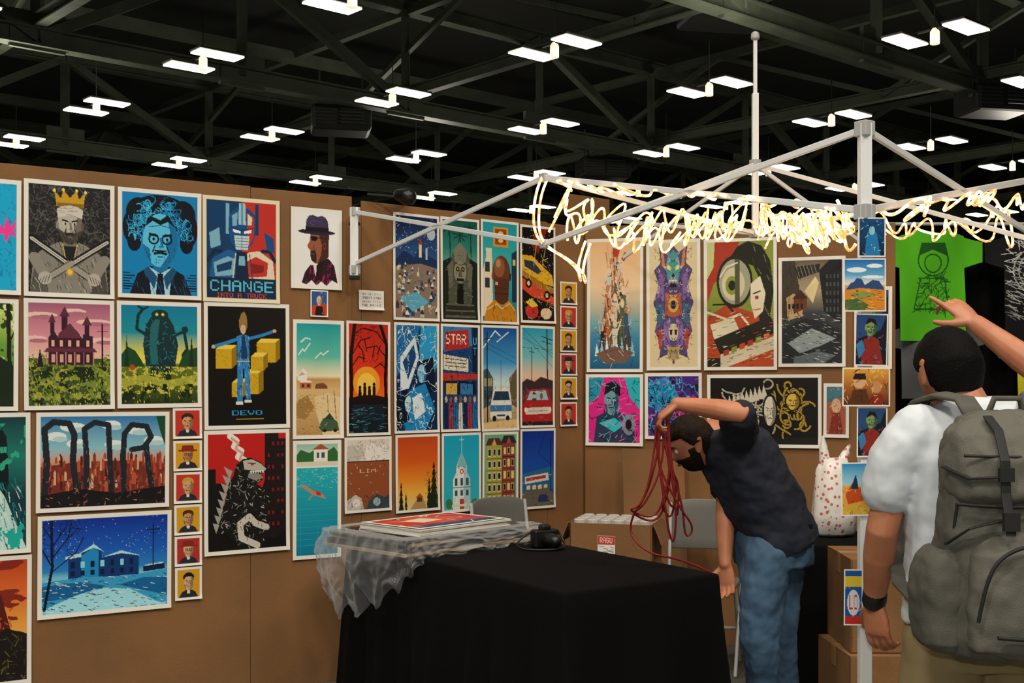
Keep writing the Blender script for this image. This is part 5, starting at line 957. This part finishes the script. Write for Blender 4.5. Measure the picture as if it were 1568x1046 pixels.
hand(bm,wR,(-.25,.2,.30),(-.3,.75,-.3),(-.3,.1,-.6),.5,s=.92,point=True)
for s in (-1,1): limb(bm,[(x0+s*.09,y0,.85),(x0+s*.1,y0+.01,.48),(x0+s*.105,y0-.03,.3),(x0+s*.105,y0-.02,.07)],[.085,.055,.055,.037])
mk('body',bm,M_skin,e,remesh=.0042,smi=2)
bm=bmesh.new(); M_tee=mat('white_cotton','cdd4da',.85)
loft(bm,[ring((x0,y0,z),a,b) for z,a,b in ((.90,.188,.135),(.93,.19,.14),(1.05,.18,.13),(1.2,.185,.13),(1.32,.2,.13),(1.39,.195,.115),(1.43,.145,.095),(1.458,.085,.08),(1.468,.07,.072))],28)
limb(bm,[sL+V((.035,0,.005)),sL+V((-.0,0,-.03)),sL*.7+eL*.3+V((-.01,0,0)),sL*.42+eL*.58+V((-.012,0,0))],[.07,.07,.068,.066],18)
limb(bm,[sR-V((.03,0,.0)),sR,sR*.6+eR*.4,sR*.4+eR*.6],[.07,.068,.066,.066],18)
mk('tshirt',bm,M_tee,e,remesh=.007,smi=4,disp=(.08,.016))
bm=bmesh.new(); loft(bm,[ring((x0,y0,z),a,b) for z,a,b in ((.80,.17,.13),(.9,.182,.13),(.95,.178,.128))],24)
for s in (-1,1): limb(bm,[(x0+s*.085,y0,.86),(x0+s*.1,y0,.7),(x0+s*.11,y0+.01,.5)],[.1,.1,.1],18)
mk('khaki_shorts',bm,mat('khaki','8c7a55',.85),e,remesh=.01,smi=3,disp=(.1,.015))
bm=bmesh.new()
for s in (-1,1): shoe(bm,(x0+s*.105,y0,0),(0,1,0))
mk('shoes',bm,mat('shoe_grey','3a3a3c',.6),e)
bm=bmesh.new(); dW=(wL-eL).normalized(); limb(bm,[wL-dW*.028,wL-dW*.004],[.0315,.0315],20); mk('wristwatch',bm,M_blk,e)
# backpack
M_bp=mat('olive_canvas','4c4b44',.85,noise=('56544b',20),bump=.2,bscale=350); M_bpd=mat('dark_webbing','151515',.7); M_bpl=mat('light_canvas','5c5a51',.85,bump=.2,bscale=300)
bx,by=1.15,2.71
def bl(rings,mt,name,ex=3.2,disp=(.07,.02),vox=.007):
    bm=bmesh.new(); loft(bm,[ring((bx+dx,by+dy,z),a,b) for z,a,b,dx,dy in rings],36,ex=ex); return mk(name,bm,mt,e,remesh=vox,smi=3,disp=disp)
bl([(.872,.10,.06,0,0),(.885,.16,.095,0,0),(.93,.175,.11,0,0),(1.1,.17,.11,0,0),(1.25,.155,.1,0,0),(1.36,.145,.09,0,.01),(1.42,.11,.06,0,.03),(1.435,.06,.03,0,.04)],M_bp,'pack_body')
bl([(1.235,.150,.10,0,-.012),(1.25,.160,.115,0,-.015),(1.33,.157,.115,0,-.012),(1.385,.142,.095,0,0),(1.42,.11,.06,0,.02),(1.435,.05,.03,0,.03)],M_bpl,'pack_lid',disp=(.06,.02))
bl([(.895,.10,.03,.0,-.10),(.91,.135,.05,.0,-.105),(1.0,.14,.06,.0,-.105),(1.12,.13,.055,.0,-.10),(1.165,.09,.035,.0,-.09)],M_bpl,'front_pocket',ex=2.6)
for s in (-1,1): bl([(.89,.03,.06,s*.165,.0),(.91,.045,.08,s*.17,0),(1.02,.05,.085,s*.175,0),(1.1,.042,.075,s*.165,0),(1.12,.03,.06,s*.155,0)],M_bp,'side_pocket',disp=(.08,.02))
tube('pocket_zip',[[(bx-.135,by-.152,.98),(bx-.125,by-.164,1.06),(bx-.10,by-.170,1.12),(bx-.04,by-.172,1.15),(bx+.04,by-.172,1.15),(bx+.10,by-.170,1.12),(bx+.125,by-.164,1.06),(bx+.135,by-.152,.98)],[(bx-.10,by-.17,.95),(bx,by-.176,.94),(bx+.10,by-.17,.95)]],.0045,M_bpd,e)
tube('seams',[[(bx-.16,by-.1,1.232),(bx-.1,by-.13,1.228),(bx+.1,by-.13,1.228),(bx+.16,by-.1,1.232)],[(bx-.15,by-.07,1.23),(bx-.16,by-.05,1.1),(bx-.165,by-.03,.95)],[(bx-.15,by-.11,1.34),(bx,by-.135,1.335),(bx+.15,by-.11,1.34)]],.0035,M_bpd,e)
bm=bmesh.new()
def strap(pts,w,th,up=V((0,-1,0))):
    pts=[V(p) for p in pts]; rings=[]
    for i,p in enumerate(pts):
        t=(pts[min(i+1,len(pts)-1)]-pts[max(i-1,0)]).normalized(); a=t.cross(up).normalized(); b=a.cross(t).normalized(); rings.append((p,a*w/2,b*th/2))
    loft(bm,rings,12,ex=4)
for s in (-.07,.07):
    strap([(bx+s,by-.04,1.425),(bx+s,by-.10,1.395),(bx+s,by-.136,1.33),(bx+s,by-.14,1.26),(bx+s,by-.168,1.17)],.022,.005); 
    box(bm,(bx+s,by-.168,1.2),(.034,.014,.04)); box(bm,(bx+s,by-.142,1.30),(.032,.012,.03))
for s in (-1,1):
    strap([(bx+s*.175,by-.07,1.14),(bx+s*.14,by-.118,1.18),(bx+s*.075,by-.13,1.20)],.018,.005,V((0,0,1))); strap([(bx+s*.165,by-.03,1.31),(bx+s*.14,by-.115,1.29),(bx+s*.075,by-.136,1.295)],.018,.005,V((0,0,1)))
mk('webbing_straps',bm,M_bpd,e,False)
bm=bmesh.new()
for s in (-1,1):
    strap([(bx+s*.06,by+.05,1.42),(x0+s*.085,y0-.13,1.462),(x0+s*.115,y0-.05,1.472),(x0+s*.135,y0+.03,1.455),(x0+s*.15,y0+.11,1.40),(x0+s*.15,y0+.15,1.28),(x0+s*.165,y0+.12,1.1),(x0+s*.19,y0-.0,1.0),(bx+s*.15,by+.07,.95)],.055,.013,V((0,-.4,1)))
limb(bm,[(bx-.04,by+.03,1.43),(bx-.03,by+.02,1.465),(bx+.03,by+.02,1.465),(bx+.04,by+.03,1.43)],[.008]*4,8)
mk('shoulder_straps',bm,M_bp,e)
# --- bending man
e=empty('bending_man',(1.1,4.95,0)); bm=bmesh.new()
F=V((-.88,.0,-.45)).normalized(); U=V((-.42,-.05,.9)); U=(U-F*U.dot(F)).normalized(); Rv=F.cross(U).normalized()
HM=Matrix((Rv,F,U)).transposed()
head(e,(.752,4.90,1.25),HM,M_brown,True,bm,S=.96)
limb(bm,[(.90,4.95,1.27),(.845,4.94,1.30),(.79,4.92,1.275)],[.07,.058,.055])
T_=lambda k:[V((1.12,4.95,.82)),V((1.07,4.95,.97)),V((1.0,4.95,1.11)),V((.935,4.95,1.23)),V((.885,4.95,1.295)),V((.86,4.945,1.315))][k]
pw=V((.9,0,.42)).normalized()
loft(bm,[(T_(k),pw*a*.95,V((0,b*.95,0))) for k,(a,b) in enumerate(((.13,.15),(.125,.14),(.135,.155),(.13,.17),(.09,.13),(.055,.065)))],24)
sL=V((.925,4.83,1.27)); eL=V((.90,4.61,1.385)); wL=V((.66,4.70,1.418))
limb(bm,[sL,(sL+eL)/2,eL,eL*.65+wL*.35,wL*.85+eL*.15,wL],[.056,.05,.042,.043,.031,.027])
hand(bm,wL,(-.75,.15,-.62),(.35,.1,-.7),(-.1,.9,.1),.75)
sR=V((.94,5.07,1.22)); eR=V((.90,4.96,.98)); wR=V((.885,4.88,.75))
limb(bm,[sR,(sR+eR)/2,eR,eR*.6+wR*.4,wR],[.055,.05,.041,.04,.027])
hand(bm,wR,(.05,-.1,-1),(-.3,-.6,0),(-.8,.2,0),.5)
for (h,k,a) in (((1.06,4.88,.82),(1.02,4.85,.46),(1.06,4.90,.09)),((1.14,5.02,.82),(1.13,5.0,.45),(1.17,5.06,.09))):
    limb(bm,[h,k,a],[.08,.055,.035])
mk('body',bm,M_skin,e,remesh=.0045,smi=2)
bm=bmesh.new(); M_navy=mat('navy_cotton','121826',.85,noise=('171e30',6))
ts=[(V((1.145,4.95,.80)),pw*.16,V((0,.18,0)))]+[(T_(k),pw*a,V((0,b,0))) for k,(a,b) in enumerate(((.175,.19),(.165,.18),(.165,.185),(.155,.195),(.11,.155),(.07,.08)))][1:]
loft(bm,ts,28)
limb(bm,[sL+V((.02,.04,-.02)),sL,sL*.5+eL*.5,sL*.15+eL*.85],[.085,.08,.075,.066],18)
limb(bm,[sR,sR*.6+eR*.4,sR*.35+eR*.65],[.08,.078,.075],18)
mk('navy_tshirt',bm,M_navy,e,remesh=.008,smi=3,disp=(.10,.04))
bm=bmesh.new(); M_jean=mat('denim','2c455e',.85,noise=('4a6a88',5))
loft(bm,[ring((1.1,4.95,z),a,b) for z,a,b in ((.74,.165,.16),(.83,.172,.165),(.90,.165,.16))],24)
for (h,k,a) in (((1.05,4.87,.80),(1.02,4.84,.46),(1.06,4.89,.07)),((1.145,5.02,.80),(1.13,5.0,.45),(1.17,5.06,.07))):
    h,k,a=V(h),V(k),V(a); limb(bm,[h,h*.5+k*.5,k,k*.5+a*.5,a],[.108,.096,.08,.07,.066],18)
mk('jeans',bm,M_jean,e,remesh=.009,smi=3,disp=(.07,.026))
bm=bmesh.new(); loft(bm,[ring((1.105,4.95,z),a,b) for z,a,b in ((.885,.172,.167),(.92,.168,.163))],28); mk('belt',bm,M_blk,e)
bm=bmesh.new(); shoe(bm,(1.06,4.90,0),(-.9,.2,0)); shoe(bm,(1.17,5.06,0),(-.9,.2,0)); mk('shoes',bm,M_blk,e)
# red cables held by him
M_red=mat('red_cable','8e2024',.45); rnd=random.Random(3); pths=[]
hx_,hy_,hz_=.60,4.72,1.35
for k in range(6):
    a=rnd.uniform(-.02,.02); w1=rnd.uniform(-.14,.2); zb=rnd.uniform(.8,1.02)
    pths.append([(hx_+a,hy_+.02*k/7,hz_+.01),(hx_+a*2+.01,hy_+.03,1.2),(hx_+w1*.5,hy_+.06,1.0),(hx_+w1,hy_+.1+rnd.uniform(-.04,.04),zb),(hx_+w1*.4+.05,hy_+.12,zb-.05),(hx_+.06+rnd.uniform(-.05,.05),hy_+.08,zb+.1),(hx_+.04,hy_+.03,1.15),(hx_+.012-a,hy_+.01,hz_)])
pths.append([(hx_,hy_,hz_),(hx_-.02,hy_+.03,1.1),(hx_-.13,hy_+.2,.90),(hx_-.05,hy_+.1,.80),(hx_+.12,hy_+.15,.77),(hx_+.25,hy_+.2,.7)])
tube('red_cable_bundle',pths,.0045,M_red)
# ---------------- lighting
def area(name,loc,size,power,col=(1,.92,.79),rot=(0,0,0)):
    l=bpy.data.lights.new(name,'AREA'); l.shape='SQUARE'; l.size=size; l.energy=power; l.color=col; o=bpy.data.objects.new(name,l); o.location=loc; o.rotation_euler=rot; sc.collection.objects.link(o); return o
for i,(x,y,p) in enumerate(((-3,-2.5,430),(2.6,-3,430),(-1,-7,400),(-5,2.5,230),(4.5,1.5,280),(0,3,150))):
    area('hall_light_%d'%i,(x,y,8.9),1.4,p)
l=bpy.data.lights.new('camera_flash','AREA'); l.size=.06; l.energy=16; l.color=(1,.97,.92); o=bpy.data.objects.new('camera_flash',l); o.location=(.0,-.02,1.68); o.rotation_euler=(math.radians(90),0,0); sc.collection.objects.link(o)
for x,y in ((-12,28),(5,24),(-3,38),(15,34)):
    l=bpy.data.lights.new('roof_spill','POINT'); l.energy=480; l.shadow_soft_size=1; l.color=(1,.95,.8); o=bpy.data.objects.new('roof_spill',l); o.location=(x,y,8.2); sc.collection.objects.link(o)
w=bpy.data.worlds.new('World'); sc.world=w; w.use_nodes=True; w.node_tree.nodes['Background'].inputs[0].default_value=(.9,.95,1,1); w.node_tree.nodes['Background'].inputs[1].default_value=.03
# ---------------- camera
cd=bpy.data.cameras.new('cam'); cd.sensor_width=36; cd.lens=36*1800/1568; cd.shift_y=64/1568; cd.clip_end=300
co=bpy.data.objects.new('cam',cd); co.location=(0,0,1.5); co.rotation_euler=(math.radians(90),0,0); sc.collection.objects.link(co); sc.camera=co
